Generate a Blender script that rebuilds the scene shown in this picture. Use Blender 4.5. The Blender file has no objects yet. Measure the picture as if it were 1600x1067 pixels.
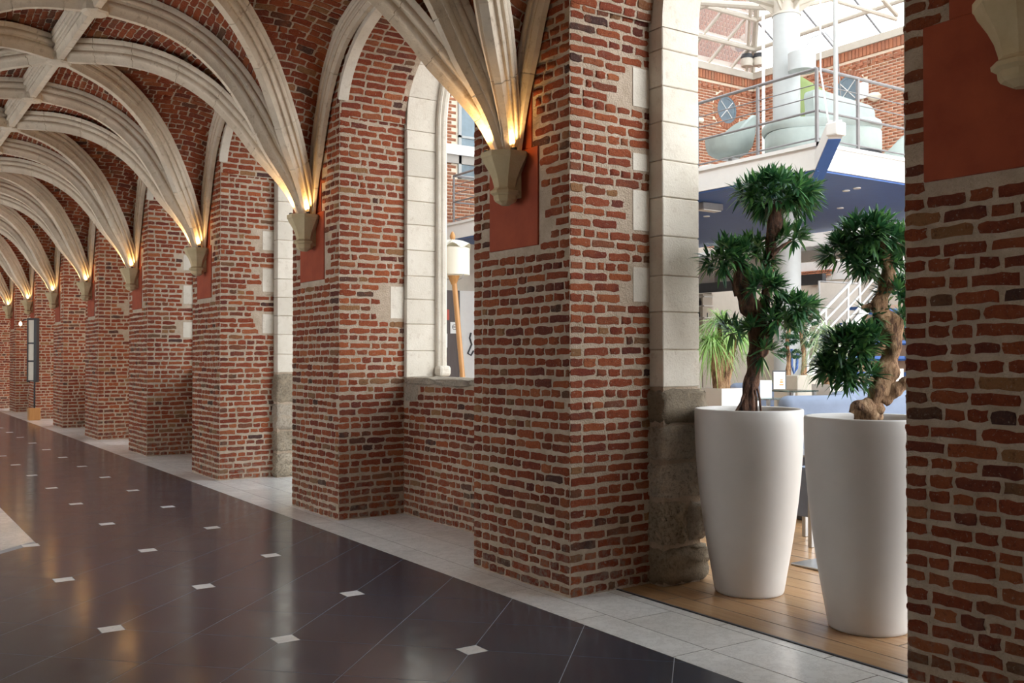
import bpy, math, random
import numpy as np
from mathutils import Vector, Matrix
random.seed(7); np.random.seed(7)
SC = bpy.context.scene
COL = SC.collection
PI = math.pi

# ------------------------------------------------------------------ camera
F = 1540.0; YAW = math.radians(34.0); PITCH = math.atan(22.5 / F); H = 1.6
cam_d = bpy.data.cameras.new('camera'); cam = bpy.data.objects.new('camera', cam_d); COL.objects.link(cam)
cam_d.sensor_width = 36.0; cam_d.lens = F / 1600 * 36.0; cam_d.clip_start = 0.05; cam_d.clip_end = 200
cam.location = (0, 0, H); cam.rotation_euler = (PI / 2 + PITCH, 0, -YAW)
SC.camera = cam
# ------------------------------------------------------------------ world, exposure
SC.view_settings.view_transform = 'Standard'; SC.view_settings.look = 'None'
SC.view_settings.gamma = 1.0; SC.view_settings.use_curve_mapping = False
SC.view_settings.exposure = 0.7
w = bpy.data.worlds.new('overcast_sky'); SC.world = w; w.use_nodes = True
bg = w.node_tree.nodes['Background']
bg.inputs[0].default_value = (0.93, 0.97, 1.0, 1); bg.inputs[1].default_value = 4.2
WARM = (1.0, 0.58, 0.20)
UP_W = 18.0

# ------------------------------------------------------------------ pixel rays (for measuring only)
cR = Vector((math.cos(YAW), -math.sin(YAW), 0))
cF0 = Vector((math.sin(YAW), math.cos(YAW), 0))
cF = (cF0 * math.cos(PITCH) + Vector((0, 0, 1)) * math.sin(PITCH))
cU = cR.cross(cF)
C0 = Vector((0, 0, H))
def ray(x, y): return (cF + cR * ((x - 800) / F) + cU * ((533.5 - y) / F))
def atX(x, y, X): d = ray(x, y); return C0 + d * (X / d.x)
def atY(x, y, Y): d = ray(x, y); return C0 + d * (Y / d.y)
def atZ(x, y, Z): d = ray(x, y); return C0 + d * ((Z - H) / d.z)
def atD(x, y, D): return C0 + ray(x, y) * D
def proj(p):
    v = Vector(p) - C0; d = v.dot(cF)
    if d < 0.3: return None
    return (800 + v.dot(cR) / d * F, 533.5 - v.dot(cU) / d * F, d)

# ------------------------------------------------------------------ materials
def nt(name):
    m = bpy.data.materials.new(name); m.use_nodes = True
    t = m.node_tree; return m, t, t.nodes['Principled BSDF']
def ramp(t, stops, interp='LINEAR'):
    r = t.nodes.new('ShaderNodeValToRGB'); r.color_ramp.interpolation = interp
    e = r.color_ramp.elements
    while len(e) > 1: e.remove(e[-1])
    e[0].position = stops[0][0]; e[0].color = (*stops[0][1], 1)
    for p, c in stops[1:]:
        x = e.new(p); x.color = (*c, 1)
    return r
def noise(t, scale, detail=4, rough=0.6, vec=None):
    n = t.nodes.new('ShaderNodeTexNoise'); n.inputs['Scale'].default_value = scale
    n.inputs['Detail'].default_value = detail; n.inputs['Roughness'].default_value = rough
    if vec is not None: t.links.new(vec, n.inputs['Vector'])
    return n
def mix(t, fac, a, b, mode='MIX'):
    n = t.nodes.new('ShaderNodeMix'); n.data_type = 'RGBA'; n.blend_type = mode
    for sock, v in ((n.inputs[0], fac), (n.inputs[6], a), (n.inputs[7], b)):
        if hasattr(v, 'links') or hasattr(v, 'is_output'): t.links.new(v, sock)
        elif isinstance(v, tuple): sock.default_value = (*v, 1)
        else: sock.default_value = v
    return n.outputs[2]
def mth(t, op, a, b=None, clamp=False):
    n = t.nodes.new('ShaderNodeMath'); n.operation = op; n.use_clamp = clamp
    for i, v in enumerate((a, b)):
        if v is None: continue
        if hasattr(v, 'is_output'): t.links.new(v, n.inputs[i])
        else: n.inputs[i].default_value = v
    return n.outputs[0]
def geo(t): return t.nodes.new('ShaderNodeNewGeometry')
def bump(t, b, h, s, d=0.01):
    n = t.nodes.new('ShaderNodeBump'); n.inputs['Strength'].default_value = s; n.inputs['Distance'].default_value = d
    t.links.new(h, n.inputs['Height']); t.links.new(n.outputs[0], b.inputs['Normal'])
def rnd(t):
    o = t.nodes.new('ShaderNodeObjectInfo'); g = geo(t)
    return mth(t, 'FRACT', mth(t, 'ADD', o.outputs['Random'], g.outputs['Random Per Island'])), g.outputs['Position']

def mat_brick(name, pale=0):
    m, t, b = nt(name)
    r, pos = rnd(t)
    base = ramp(t, [(0, (.36, .085, .035)), (.18, (.30, .06, .028)), (.34, (.47, .13, .05)), (.5, (.24, .05, .03)),
                    (.64, (.40, .10, .045)), (.76, (.17, .045, .035)), (.86, (.50, .16, .065)), (.93, (.095, .05, .045)), (.985, (.40, .20, .09))])
    t.links.new(r, base.inputs[0])
    n1 = noise(t, 46, 7, .78, pos); n2 = noise(t, 7, 3, .5, pos)
    c = mix(t, mth(t, 'MULTIPLY', mth(t, 'SUBTRACT', .44, n1.outputs[0], True), 3.5, True), base.outputs[0], (.52, .17, .07))
    c = mix(t, mth(t, 'MULTIPLY', mth(t, 'SUBTRACT', n1.outputs[0], .52, True), 4.0, True), c, (.085, .022, .018))
    c = mix(t, mth(t, 'MULTIPLY', mth(t, 'SUBTRACT', n2.outputs[0], .5, True), 1.8, True), c, (.50, .15, .06))
    sp = noise(t, 60, 5, .75, pos)
    c = mix(t, mth(t, 'MULTIPLY', mth(t, 'SUBTRACT', sp.outputs[0], .59, True), 7, True), c, (.56, .45, .35))
    sx = t.nodes.new('ShaderNodeSeparateXYZ'); t.links.new(pos, sx.inputs[0])
    low = mth(t, 'MULTIPLY', mth(t, 'SUBTRACT', .55, sx.outputs[2], True), 1.6, True)
    grime = noise(t, 16, 4, .7, pos)
    c = mix(t, mth(t, 'MULTIPLY', low, mth(t, 'MULTIPLY', mth(t, 'SUBTRACT', grime.outputs[0], .45, True), 6, True), True), c, (.30, .24, .19))
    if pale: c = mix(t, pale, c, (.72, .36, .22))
    t.links.new(c, b.inputs['Base Color']); b.inputs['Roughness'].default_value = .9
    b.inputs['Specular IOR Level'].default_value = .2
    h = noise(t, 90, 6, .75, pos)
    bump(t, b, mth(t, 'ADD', h.outputs[0], n1.outputs[0]), 1.0, .022)
    return m
def mat_noisy(name, a, bcol, scale=6, rough=.9, bs=60, bstr=.4, bd=.01, spec=.3, fine=None):
    m, t, b = nt(name); g = geo(t); pos = g.outputs['Position']
    n = noise(t, scale, 5, .6, pos)
    r = ramp(t, [(.3, a), (.7, bcol)]); t.links.new(n.outputs[0], r.inputs[0]); c = r.outputs[0]
    if fine:
        f = noise(t, fine[0], 4, .7, pos)
        c = mix(t, mth(t, 'MULTIPLY', mth(t, 'SUBTRACT', f.outputs[0], fine[1], True), fine[3], True), c, fine[2])
    t.links.new(c, b.inputs['Base Color']); b.inputs['Roughness'].default_value = rough; b.inputs['Specular IOR Level'].default_value = spec
    if bstr:
        h = noise(t, bs, 4, .65, pos); bump(t, b, h.outputs[0], bstr, bd)
    return m
def mat_plain(name, c, rough=.5, metal=0, spec=.5, bstr=0, var=.08):
    m, t, b = nt(name); g = geo(t); n = noise(t, 9, 3, .5, g.outputs['Position'])
    d = tuple(x * (1 - var) for x in c); e = tuple(min(1, x * (1 + var)) for x in c)
    r = ramp(t, [(.3, d), (.7, e)]); t.links.new(n.outputs[0], r.inputs[0]); t.links.new(r.outputs[0], b.inputs['Base Color'])
    b.inputs['Roughness'].default_value = rough; b.inputs['Metallic'].default_value = metal; b.inputs['Specular IOR Level'].default_value = spec
    if bstr: h = noise(t, 200, 2, .5, g.outputs['Position']); bump(t, b, h.outputs[0], bstr, .004)
    return m
M = {}
M['brick'] = mat_brick('red_brick')
M['mortar'] = mat_noisy('lime_mortar', (.50, .385, .28), (.68, .55, .43), 9, .95, 80, 1.0, .025, .1, (34, .58, (.32, .22, .14), 3))
M['panel'] = mat_noisy('red_plaster', (.24, .042, .018), (.32, .065, .026), 5, .8, 70, .15, .006)
M['capital'] = mat_noisy('capital_stone', (.46, .36, .21), (.56, .45, .28), 7, .85, 80, .25)
def mat_stone(name, a, bcol, dark, rnd_amt=.12):
    m, t, b = nt(name); r, pos = rnd(t)
    n = noise(t, 3.0, 5, .65, pos); k = ramp(t, [(.3, a), (.7, bcol)]); t.links.new(n.outputs[0], k.inputs[0])
    s = noise(t, 14, 5, .7, pos)
    c = mix(t, mth(t, 'MULTIPLY', mth(t, 'SUBTRACT', s.outputs[0], .56, True), 4, True), k.outputs[0], dark)
    if 'rough' in name:
        f = noise(t, 38, 7, .8, pos); c = mix(t, mth(t, 'MULTIPLY', mth(t, 'SUBTRACT', f.outputs[0], .48, True), 5, True), c, tuple(x * .8 for x in dark)); f2 = noise(t, 9, 4, .6, pos); c = mix(t, mth(t, 'MULTIPLY', mth(t, 'SUBTRACT', f2.outputs[0], .52, True), 4, True), c, (.62, .48, .33))
    c = mix(t, mth(t, 'MULTIPLY', r, rnd_amt * 2), c, tuple(x * .72 for x in a))
    t.links.new(c, b.inputs['Base Color']); b.inputs['Roughness'].default_value = .9; b.inputs['Specular IOR Level'].default_value = .25
    h = noise(t, 55, 5, .7, pos); bump(t, b, h.outputs[0], .95 if 'rough' in name else .45, .03 if 'rough' in name else .012); return m
M['rib'] = mat_stone('rib_stone', (.60, .51, .40), (.75, .66, .54), (.33, .25, .17), .1)
M['ashlar'] = mat_stone('ashlar_stone', (.60, .54, .45), (.72, .66, .57), (.46, .38, .30), .2)
M['rubble'] = mat_stone('rough_stone', (.34, .27, .19), (.56, .47, .36), (.07, .05, .035), .4)
M['rubble2'] = mat_stone('pale_rough_stone', (.50, .42, .33), (.68, .59, .48), (.20, .15, .10), .3)
M['plaster'] = mat_noisy('white_plaster', (.70, .67, .62), (.78, .75, .70), 4, .9, 50, .15)
M['upper'] = mat_noisy('pale_render', (.5, .42, .36), (.56, .48, .42), 4, .9, 50, .15)

def mat_blackstone():
    m, t, b = nt('black_polished_stone'); r, pos = rnd(t)
    n = noise(t, 2.2, 6, .7, pos); k = ramp(t, [(.32, (.026, .034, .055)), (.55, (.045, .055, .082)), (.75, (.085, .097, .125))])
    t.links.new(n.outputs[0], k.inputs[0])
    s = noise(t, 130, 6, .75, pos)
    c = mix(t, mth(t, 'MULTIPLY', mth(t, 'SUBTRACT', s.outputs[0], .58, True), 3.2, True), k.outputs[0], (.34, .34, .37))
    c = mix(t, mth(t, 'MULTIPLY', r, .40), c, (.052, .052, .064))
    mp = t.nodes.new('ShaderNodeMapping'); mp.inputs['Scale'].default_value = (3, 45, 1); mp.inputs['Rotation'].default_value = (0, 0, .5); t.links.new(pos, mp.inputs[0])
    v = noise(t, 1.5, 6, .8, mp.outputs[0])
    c = mix(t, mth(t, 'MULTIPLY', mth(t, 'SUBTRACT', v.outputs[0], .64, True), 2.2, True), c, (.22, .22, .23))
    t.links.new(c, b.inputs['Base Color'])
    rr = noise(t, 5, 4, .6, pos); k2 = ramp(t, [(.3, (.12, .12, .12)), (.7, (.20, .20, .20))]); t.links.new(rr.outputs[0], k2.inputs[0])
    t.links.new(k2.outputs[0], b.inputs['Roughness']); b.inputs['Specular IOR Level'].default_value = 1.0
    bump(t, b, noise(t, 30, 3, .5, pos).outputs[0], .05, .002); return m
M['black'] = mat_blackstone()
def mat_marble(name, a, bcol, rough):
    m, t, b = nt(name); r, pos = rnd(t)
    n = noise(t, 2.6, 8, .72, pos); k = ramp(t, [(.3, a), (.68, bcol)]); t.links.new(n.outputs[0], k.inputs[0])
    v = noise(t, 6, 8, .8, pos); d = mth(t, 'ABSOLUTE', mth(t, 'SUBTRACT', v.outputs[0], .5)); vein = mth(t, 'SUBTRACT', 1, mth(t, 'MULTIPLY', d, 26), True)
    c = mix(t, mth(t, 'MULTIPLY', vein, .28), k.outputs[0], (.33, .32, .32)); c = mix(t, mth(t, 'MULTIPLY', r, .22), c, (.42, .38, .32))
    t.links.new(c, b.inputs['Base Color']); b.inputs['Roughness'].default_value = rough; return m
M['marble'] = mat_marble('grey_white_marble', (.74, .74, .73), (.90, .90, .88), .14)
M['inlay'] = mat_marble('white_marble', (.74, .74, .73), (.84, .84, .82), .3)
def mat_wood(name, a, bcol, dark, rot=0, rough=.35):
    m, t, b = nt(name); r, pos = rnd(t)
    mp = t.nodes.new('ShaderNodeMapping'); mp.inputs['Scale'].default_value = (14, 1.0, 14) if not rot else (14, 14, 1.0); t.links.new(pos, mp.inputs[0])
    n = noise(t, 2.2, 6, .65, mp.outputs[0]); k = ramp(t, [(.25, a), (.7, bcol)]); t.links.new(n.outputs[0], k.inputs[0])
    c = mix(t, mth(t, 'MULTIPLY', r, .5), k.outputs[0], dark); t.links.new(c, b.inputs['Base Color']); b.inputs['Roughness'].default_value = rough
    bump(t, b, n.outputs[0], .12, .003); return m
M['plank'] = mat_wood('oak_floor', (.28, .145, .065), (.44, .26, .13), (.34, .22, .12), 0, .26)
M['gap'] = mat_plain('dark_joint', (.06, .04, .03), .9)
M['grout'] = mat_plain('pale_grout', (.34, .34, .35), .8)
M['mgrout'] = mat_plain('marble_grout', (.07, .06, .05), .9)
M['planter'] = mat_plain('matt_white_plastic', (.56, .53, .50), .42, 0, .4, .03, .02)
M['soil'] = mat_noisy('dark_soil', (.05, .035, .025), (.10, .07, .05), 40)
def mat_bark(name, a, bcol, dark):
    m, t, b = nt(name); g = geo(t); pos = g.outputs['Position']
    mp = t.nodes.new('ShaderNodeMapping'); mp.inputs['Scale'].default_value = (1, 1, .28); t.links.new(pos, mp.inputs[0])
    n = noise(t, 26, 6, .7, mp.outputs[0]); k = ramp(t, [(.40, dark), (.50, a), (.66, bcol)]); t.links.new(n.outputs[0], k.inputs[0])
    t.links.new(k.outputs[0], b.inputs['Base Color']); b.inputs['Roughness'].default_value = .85
    h = noise(t, 45, 6, .75, mp.outputs[0]); bump(t, b, h.outputs[0], 1.0, .03); return m
M['bark_dark'] = mat_bark('dark_bark', (.13, .055, .03), (.27, .14, .08), (.035, .018, .012))
M['bark_light'] = mat_bark('light_bark', (.36, .20, .10), (.58, .38, .22), (.10, .045, .02))
def mat_leaf(name, a, bcol, c3):
    m, t, b = nt(name); r, pos = rnd(t); k = ramp(t, [(0, a), (.6, bcol), (1, c3)]); t.links.new(r, k.inputs[0])
    t.links.new(k.outputs[0], b.inputs['Base Color']); b.inputs['Roughness'].default_value = .42
    tr = t.nodes.new('ShaderNodeBsdfTranslucent'); t.links.new(k.outputs[0], tr.inputs[0])
    ms = t.nodes.new('ShaderNodeMixShader'); ms.inputs[0].default_value = .22
    t.links.new(b.outputs[0], ms.inputs[1]); t.links.new(tr.outputs[0], ms.inputs[2]); t.links.new(ms.outputs[0], t.nodes['Material Output'].inputs[0]); return m
M['leaf'] = mat_leaf('dark_leaf', (.014, .065, .026), (.045, .15, .05), (.15, .33, .09))
M['leaf_light'] = mat_leaf('light_leaf', (.16, .34, .07), (.28, .46, .12), (.42, .58, .22))
M['leaf_pale'] = mat_leaf('pale_leaf', (.20, .32, .16), (.32, .44, .22), (.42, .50, .26))
M['leaf_mid'] = mat_leaf('topiary_leaf', (.03, .11, .06), (.06, .16, .08), (.09, .20, .08))
M['steel'] = mat_plain('brushed_steel', (.42, .41, .40), .32, .9)
M['dsteel'] = mat_plain('grey_painted_steel', (.20, .19, .19), .45, .2)
M['white'] = mat_plain('white_paint', (.68, .67, .65), .5, var=.02)
M['column'] = mat_plain('column_paint', (.40, .41, .405), .5, var=.03)
M['cream'] = mat_plain('cream_steel', (.48, .43, .36), .5, var=.04)
M['blue'] = mat_plain('blue_paint', (.045, .12, .36), .45, var=.05)
M['fabric'] = mat_plain('grey_green_fabric', (.33, .37, .345), .9, bstr=.3, var=.05)
M['green_fabric'] = mat_plain('olive_fabric', (.20, .25, .09), .9, bstr=.3, var=.05)
M['blue_fabric'] = mat_plain('slate_blue_fabric', (.17, .205, .28), .9, bstr=.3, var=.06)
M['dark'] = mat_plain('dark_metal', (.03, .03, .035), .5)
M['beige'] = mat_plain('beige_wall', (.52, .46, .39), .8, var=.04)
M['peach'] = mat_plain('peach_wall', (.64, .42, .28), .8, var=.04)
M['grey'] = mat_plain('grey_panel', (.36, .33, .30), .7, var=.04)
M['beam'] = mat_plain('charcoal_beam', (.06, .065, .075), .6)
M['card'] = mat_plain('white_card', (.85, .85, .83), .6, var=.01)
M['signred'] = mat_plain('sign_red', (.50, .10, .07), .6)
M['signblue'] = mat_plain('sign_blue', (.08, .16, .35), .6)
M['orange'] = mat_plain('food_print', (.65, .32, .10), .6)
M['darkwood'] = mat_wood('dark_wood_cladding', (.07, .05, .05), (.13, .10, .095), (.09, .075, .07), 1, .5)
M['pole'] = mat_wood('varnished_pole', (.42, .19, .06), (.56, .30, .11), (.45, .22, .08), 1, .4)
M['shade'] = mat_leaf('cream_shade_fabric', (.82, .78, .66), (.84, .80, .69), (.85, .82, .72))
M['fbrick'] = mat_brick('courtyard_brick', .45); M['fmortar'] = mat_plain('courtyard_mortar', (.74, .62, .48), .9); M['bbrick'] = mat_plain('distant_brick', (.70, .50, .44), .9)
M['wglass'] = mat_plain('window_glass_grey', (.16, .22, .26), .08, 0, .8)
def mat_glass(name, tint, refl):
    m, t, b = nt(name); tr = t.nodes.new('ShaderNodeBsdfTransparent'); tr.inputs[0].default_value = (*tint, 1)
    gl = t.nodes.new('ShaderNodeBsdfGlossy'); gl.inputs['Roughness'].default_value = .03
    fr = t.nodes.new('ShaderNodeFresnel'); fr.inputs[0].default_value = 1.45
    ms = t.nodes.new('ShaderNodeMixShader'); t.links.new(mth(t, 'MULTIPLY', fr.outputs[0], refl), ms.inputs[0])
    t.links.new(tr.outputs[0], ms.inputs[1]); t.links.new(gl.outputs[0], ms.inputs[2]); t.links.new(ms.outputs[0], t.nodes['Material Output'].inputs[0]); return m
M['glass'] = mat_glass('roof_glass', (.52, .56, .58), .8)
M['tglass'] = mat_glass('table_glass', (.62, .74, .76), .9)
def mat_emit(name, c, s):
    m, t, b = nt(name); b.inputs['Base Color'].default_value = (*c, 1); b.inputs['Emission Color'].default_value = (*c, 1); b.inputs['Emission Strength'].default_value = s; return m
M['lamp'] = mat_emit('lit_bulb', (1.0, .75, .4), 6.0)

# ------------------------------------------------------------------ mesh helpers
def mesh(name, V, Fc, m, smooth=False):
    me = bpy.data.meshes.new(name)
    me.from_pydata([tuple(v) for v in V], [], Fc)
    if m: me.materials.append(M[m])
    if smooth: me.polygons.foreach_set('use_smooth', [True] * len(me.polygons))
    me.update(); return me
def link(name, me, parent=None, loc=None):
    o = bpy.data.objects.new(name, me); COL.objects.link(o)
    if parent is not None:
        o.parent = parent
        if loc is not None: o.location = Vector(loc)
        elif parent.location.length > 0 or parent.rotation_euler.z != 0:
            pm = Matrix.LocRotScale(parent.location, parent.rotation_euler, None)
            gp = parent.parent
            while gp is not None: pm = Matrix.LocRotScale(gp.location, gp.rotation_euler, None) @ pm; gp = gp.parent
            o.matrix_local = pm.inverted()
    elif loc is not None: o.location = loc
    return o
def thing(name, label, cat, loc=(0, 0, 0), group=None):
    o = bpy.data.objects.new(name, None); COL.objects.link(o); o.location = loc; o.empty_display_size = .1
    o['label'] = label; o['category'] = cat
    if group: o['group'] = group
    return o
def struct(name, me=None, label=None, cat=None):
    o = bpy.data.objects.new(name, me); COL.objects.link(o); o['kind'] = 'structure'
    if label: o['label'] = label
    if cat: o['category'] = cat
    return o
class MB:
    def __init__(s): s.V = []; s.F = []
    def add(s, V, Fc):
        k = len(s.V); s.V += [Vector(v) for v in V]; s.F += [[i + k for i in f] for f in Fc]; return s
    def box(s, a, b):
        x0, y0, z0 = a; x1, y1, z1 = b
        return s.add([(x0, y0, z0), (x1, y0, z0), (x1, y1, z0), (x0, y1, z0), (x0, y0, z1), (x1, y0, z1), (x1, y1, z1), (x0, y1, z1)],
                     [(0, 3, 2, 1), (4, 5, 6, 7), (0, 1, 5, 4), (1, 2, 6, 5), (2, 3, 7, 6), (3, 0, 4, 7)])
    def bbox(s, a, b, r=.01, seg=2):   # box rounded on its vertical edges and top
        x0, y0, z0 = a; x1, y1, z1 = b; rings = []
        r = min(r, (x1 - x0) / 2.01, (y1 - y0) / 2.01, (z1 - z0) / 2.01)
        def ring(ins, z):
            pts = []
            for cx, cy, a0 in ((x1 - r, y1 - r, 0), (x0 + r, y1 - r, PI / 2), (x0 + r, y0 + r, PI), (x1 - r, y0 + r, 1.5 * PI)):
                for i in range(seg + 1):
                    an = a0 + PI / 2 * i / seg; pts.append((cx + (r - ins) * math.cos(an), cy + (r - ins) * math.sin(an), z))
            return pts
        for i in range(seg + 1): an = PI / 2 * i / seg; rings.append(ring(r * (1 - math.sin(an)), z0 + r * (1 - math.cos(an))))
        for i in range(seg + 1): an = PI / 2 * i / seg; rings.append(ring(r * (1 - math.cos(an)), z1 - r * (1 - math.sin(an))))
        return s.loft(rings)
    def loft(s, rings, cap=True, close=True):
        n = len(rings[0]); V = [p for r in rings for p in r]; Fc = []
        for i in range(len(rings) - 1):
            for j in range(n if close else n - 1):
                a = i * n + j; b = i * n + (j + 1) % n; Fc.append((a, b, b + n, a + n))
        if cap: Fc.append(list(range(n))[::-1]); Fc.append([(len(rings) - 1) * n + j for j in range(n)])
        return s.add(V, Fc)
    def tube(s, pts, r, n=8, cap=True):
        pts = [Vector(p) for p in pts]; rings = []; up = None
        for i, p in enumerate(pts):
            t = (pts[min(i + 1, len(pts) - 1)] - pts[max(i - 1, 0)]).normalized()
            if up is None: up = t.orthogonal().normalized()
            up = (up - t * up.dot(t)).normalized(); sd = t.cross(up)
            rr = r[i] if isinstance(r, (list, tuple)) else r
            rings.append([p + (up * math.cos(2 * PI * k / n) + sd * math.sin(2 * PI * k / n)) * rr for k in range(n)])
        return s.loft(rings, cap)
    def lathe(s, c, prof, n=32, cap=True):
        c = Vector(c); return s.loft([[c + Vector((r * math.cos(2 * PI * k / n), r * math.sin(2 * PI * k / n), z)) for k in range(n)] for r, z in prof], cap)
    def out(s, name, m, parent=None, smooth=False, stuff=False):
        o = link(name, mesh(name, s.V, s.F, m, smooth), parent)
        if stuff: o['kind'] = 'stuff'
        return o
def smooth_edges(o, ang=40):
    me = o.data
    me.polygons.foreach_set('use_smooth', [True] * len(me.polygons))
    try: me.set_sharp_from_angle(angle=math.radians(ang))
    except Exception: pass
    return o

# ------------------------------------------------------------------ bricks
def brick_variant(sx, sz, jag, n=14):
    # local x = length, y = out of the wall, z = height ; unit real sizes
    pts = []
    per = []
    k = 5 if sx > sz * 2.5 else 3
    for i in range(k): per.append((-1 + 2 * i / k, -1))
    for i in range(2): per.append((1, -1 + i))
    for i in range(k): per.append((1 - 2 * i / k, 1))
    for i in range(2): per.append((-1, 1 - i))
    for (x, z) in per:
        cx = .86 if abs(x) == 1 and abs(z) == 1 else 1
        px = x * sx / 2 + random.uniform(-jag, jag) * .9; pz = z * sz / 2 * (0.9 if cx < 1 else 1) + random.uniform(-jag, jag)
        if cx < 1: px *= .97
        pts.append((px, pz))
    n = len(pts); V = []
    V += [(x * .97 - .0 , .0055 + random.uniform(-.0012, .0012), z * .88) for x, z in pts]
    V += [(x, .001, z) for x, z in pts]; V += [(x * 1.0, -.02, z) for x, z in pts]
    Fc = [list(range(n))[::-1]]
    for r in range(2):
        for j in range(n):
            a = r * n + j; b = r * n + (j + 1) % n; Fc.append((a, b, b + n, a + n))
    return V, Fc
BV = {}
for kind, (sx, cnt) in {'s': (.205, 10), 'h': (.098, 7), 'q': (.055, 4)}.items():
    BV[kind] = []
    for i in range(cnt):
        V, Fc = brick_variant(sx, .055, .0058)
        me = mesh('brick', V, Fc, 'brick'); BV[kind].append((np.array(V), Fc, me, sx))
class Lay:
    def __init__(s): s.items = []
    def put(s, P, u, n, v, L, h, tilt=0):
        pr = proj(P)
        if pr is None or not (-200 < pr[0] < 1800 and -180 < pr[1] < 1250): return
        kind = 's' if L > .15 else ('h' if L > .07 else 'q')
        i = random.randrange(len(BV[kind])); sx = BV[kind][i][3]
        if tilt:
            ct, st = math.cos(tilt), math.sin(tilt); u, v = u * ct + v * st, v * ct - u * st
        mm = Matrix.Identity(4)
        for r in range(3):
            mm[r][0] = u[r] * L / sx; mm[r][1] = n[r]; mm[r][2] = v[r] * h / .055; mm[r][3] = P[r]
        inside = -20 < pr[0] < 1620 and -20 < pr[1] < 1090
        facing = abs((Vector(P) - C0).normalized().dot(n))
        vis = (Vector(P) - C0).dot(n) < 0
        s.items.append((-(L * facing / pr[2] ** 2) * (1 if inside and vis else .001), mm, kind, i, vis))
    def finish(s, parent, limit=300):
        s.items.sort(key=lambda a: a[0])
        for q, mm, kind, i, vis in s.items[:limit]:
            o = bpy.data.objects.new('brick', BV[kind][i][2]); COL.objects.link(o); o.parent = parent; o.matrix_local = mm
        rest = s.items[limit:]
        if not rest: return
        Vs = []; off = 0; loops = []; starts = []; tots = []; ls = 0
        for q, mm, kind, i, vis in rest:
            V, Fc, me, sx = BV[kind][i]; A = np.array(mm)
            Vs.append(V @ A[:3, :3].T + A[:3, 3])
            for f in Fc:
                loops.append(np.array(f) + off); starts.append(ls); tots.append(len(f)); ls += len(f)
            off += len(V)
        join('brick_courses', np.concatenate(Vs), np.concatenate(loops), starts, 'brick', parent)
def join(name, V, loops, starts, m, parent):
    me = bpy.data.meshes.new(name); me.vertices.add(len(V)); me.vertices.foreach_set('co', V.astype(np.float32).ravel())
    me.loops.add(len(loops)); me.loops.foreach_set('vertex_index', loops.astype(np.int32))
    me.polygons.add(len(starts)); me.polygons.foreach_set('loop_start', np.array(starts, dtype=np.int32))
    me.materials.append(M[m]); me.update(calc_edges=True); me.validate()
    o = bpy.data.objects.new(name, me); COL.objects.link(o); o.parent = parent; o['kind'] = 'stuff'; return o

COURSE = .0725
def lay_face(lay, O, u, v, n, W, z0, z1, ok=None, hp=.30):
    """courses of bricks on a flat face; O at (0,0), u along, v up, n out"""
    O, u, v, n = Vector(O), Vector(u), Vector(v), Vector(n)
    k = int(math.floor(z0 / COURSE)); 
    while k * COURSE < z1:
        zc = k * COURSE + COURSE * .5
        if zc < z0 or zc > z1: k += 1; continue
        head = (k % 3 == 0)
        x = random.uniform(.0, .008)
        first = True
        ph = random.random() * 6
        while x < W - .03:
            r = random.random()
            L = random.uniform(.085, .11) if (r < (.8 if head else hp)) else random.uniform(.17, .225)
            if r > .96: L = random.uniform(.05, .065)
            if first and k % 2: L = random.uniform(.09, .11)
            first = False
            if x + L > W - .055: L = W - x - .004
            if L < .035: break
            Lu = min(L, .24)
            xc = x + Lu / 2; zz = zc + .005 * math.sin(xc * 5 + ph) + random.uniform(-.002, .002)
            if ok is None or ok(xc, zz, Lu):
                h = random.uniform(.044, .055)
                lay.put(O + u * xc + v * zz, u, n, v, Lu, h, random.uniform(-.015, .015))
            x += Lu + random.uniform(.013, .024)
        k += 1

# ------------------------------------------------------------------ arcade geometry
XR = 1.84; XW = 3.97; XB = 4.70; XO = 5.05; BAY = 3.70; P0 = 5.80; ZC = 3.03; HP = .60; HPB = .57
OF = BAY / 2 - HP
def pier_y(k): return P0 + BAY * k
KMIN, KMAX = -1, 7
def farch(o):   # brick arch towards the corridor
    o = abs(o)
    return 3.95 + .87 * math.sqrt(max(0, 1 - (o / OF) ** 2)) if o < OF else 0
def resample(pts, n):
    pts = [Vector(p) for p in pts]; d = [0]
    for a, b in zip(pts, pts[1:]): d.append(d[-1] + (b - a).length)
    out = []
    for i in range(n):
        s = d[-1] * i / (n - 1); j = max(0, min(len(d) - 2, int(np.searchsorted(d, s)) - 1))
        f = (s - d[j]) / (d[j + 1] - d[j]); out.append(pts[j].lerp(pts[j + 1], f))
    return out
def crs(pts, n):  # catmull-rom then resample
    pts = [Vector(p) for p in pts]; q = [pts[0] * 2 - pts[1]] + pts + [pts[-1] * 2 - pts[-2]]; out = []
    for i in range(1, len(q) - 2):
        for k in range(8):
            t = k / 8; a, b, c, d = q[i - 1:i + 3]
            out.append(.5 * ((2 * b) + (c - a) * t + (2 * a - 5 * b + 4 * c - d) * t * t + (3 * b - a - 3 * c + d) * t ** 3))
    out.append(pts[-1]); return resample(out, n)
PROF = [(0, 0), (.04, .15), (.09, .27), (.17, .43), (.25, .575), (.36, .73), (.52, .87), (.72, .96), (1, 1)]
RISE = 1.93; NS = 33; XS = 3.92
def rib_curve(k, side, dirn):
    """side +1 right springing / -1 left ; dirn 0 transverse, +-1 diagonal"""
    y = pier_y(k); L = XS - XR
    return crs([(XR + side * L * (1 - q), y + dirn * BAY / 2 * q, ZC + RISE * f) for q, f in PROF], NS)
WALLC = [(1.85, 3.03), (1.81, 3.35), (1.74, 3.65), (1.64, 3.95), (1.48, 4.28), (1.27, 4.55), (.98, 4.77), (.5, 4.93), (0, 4.98)]
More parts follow.
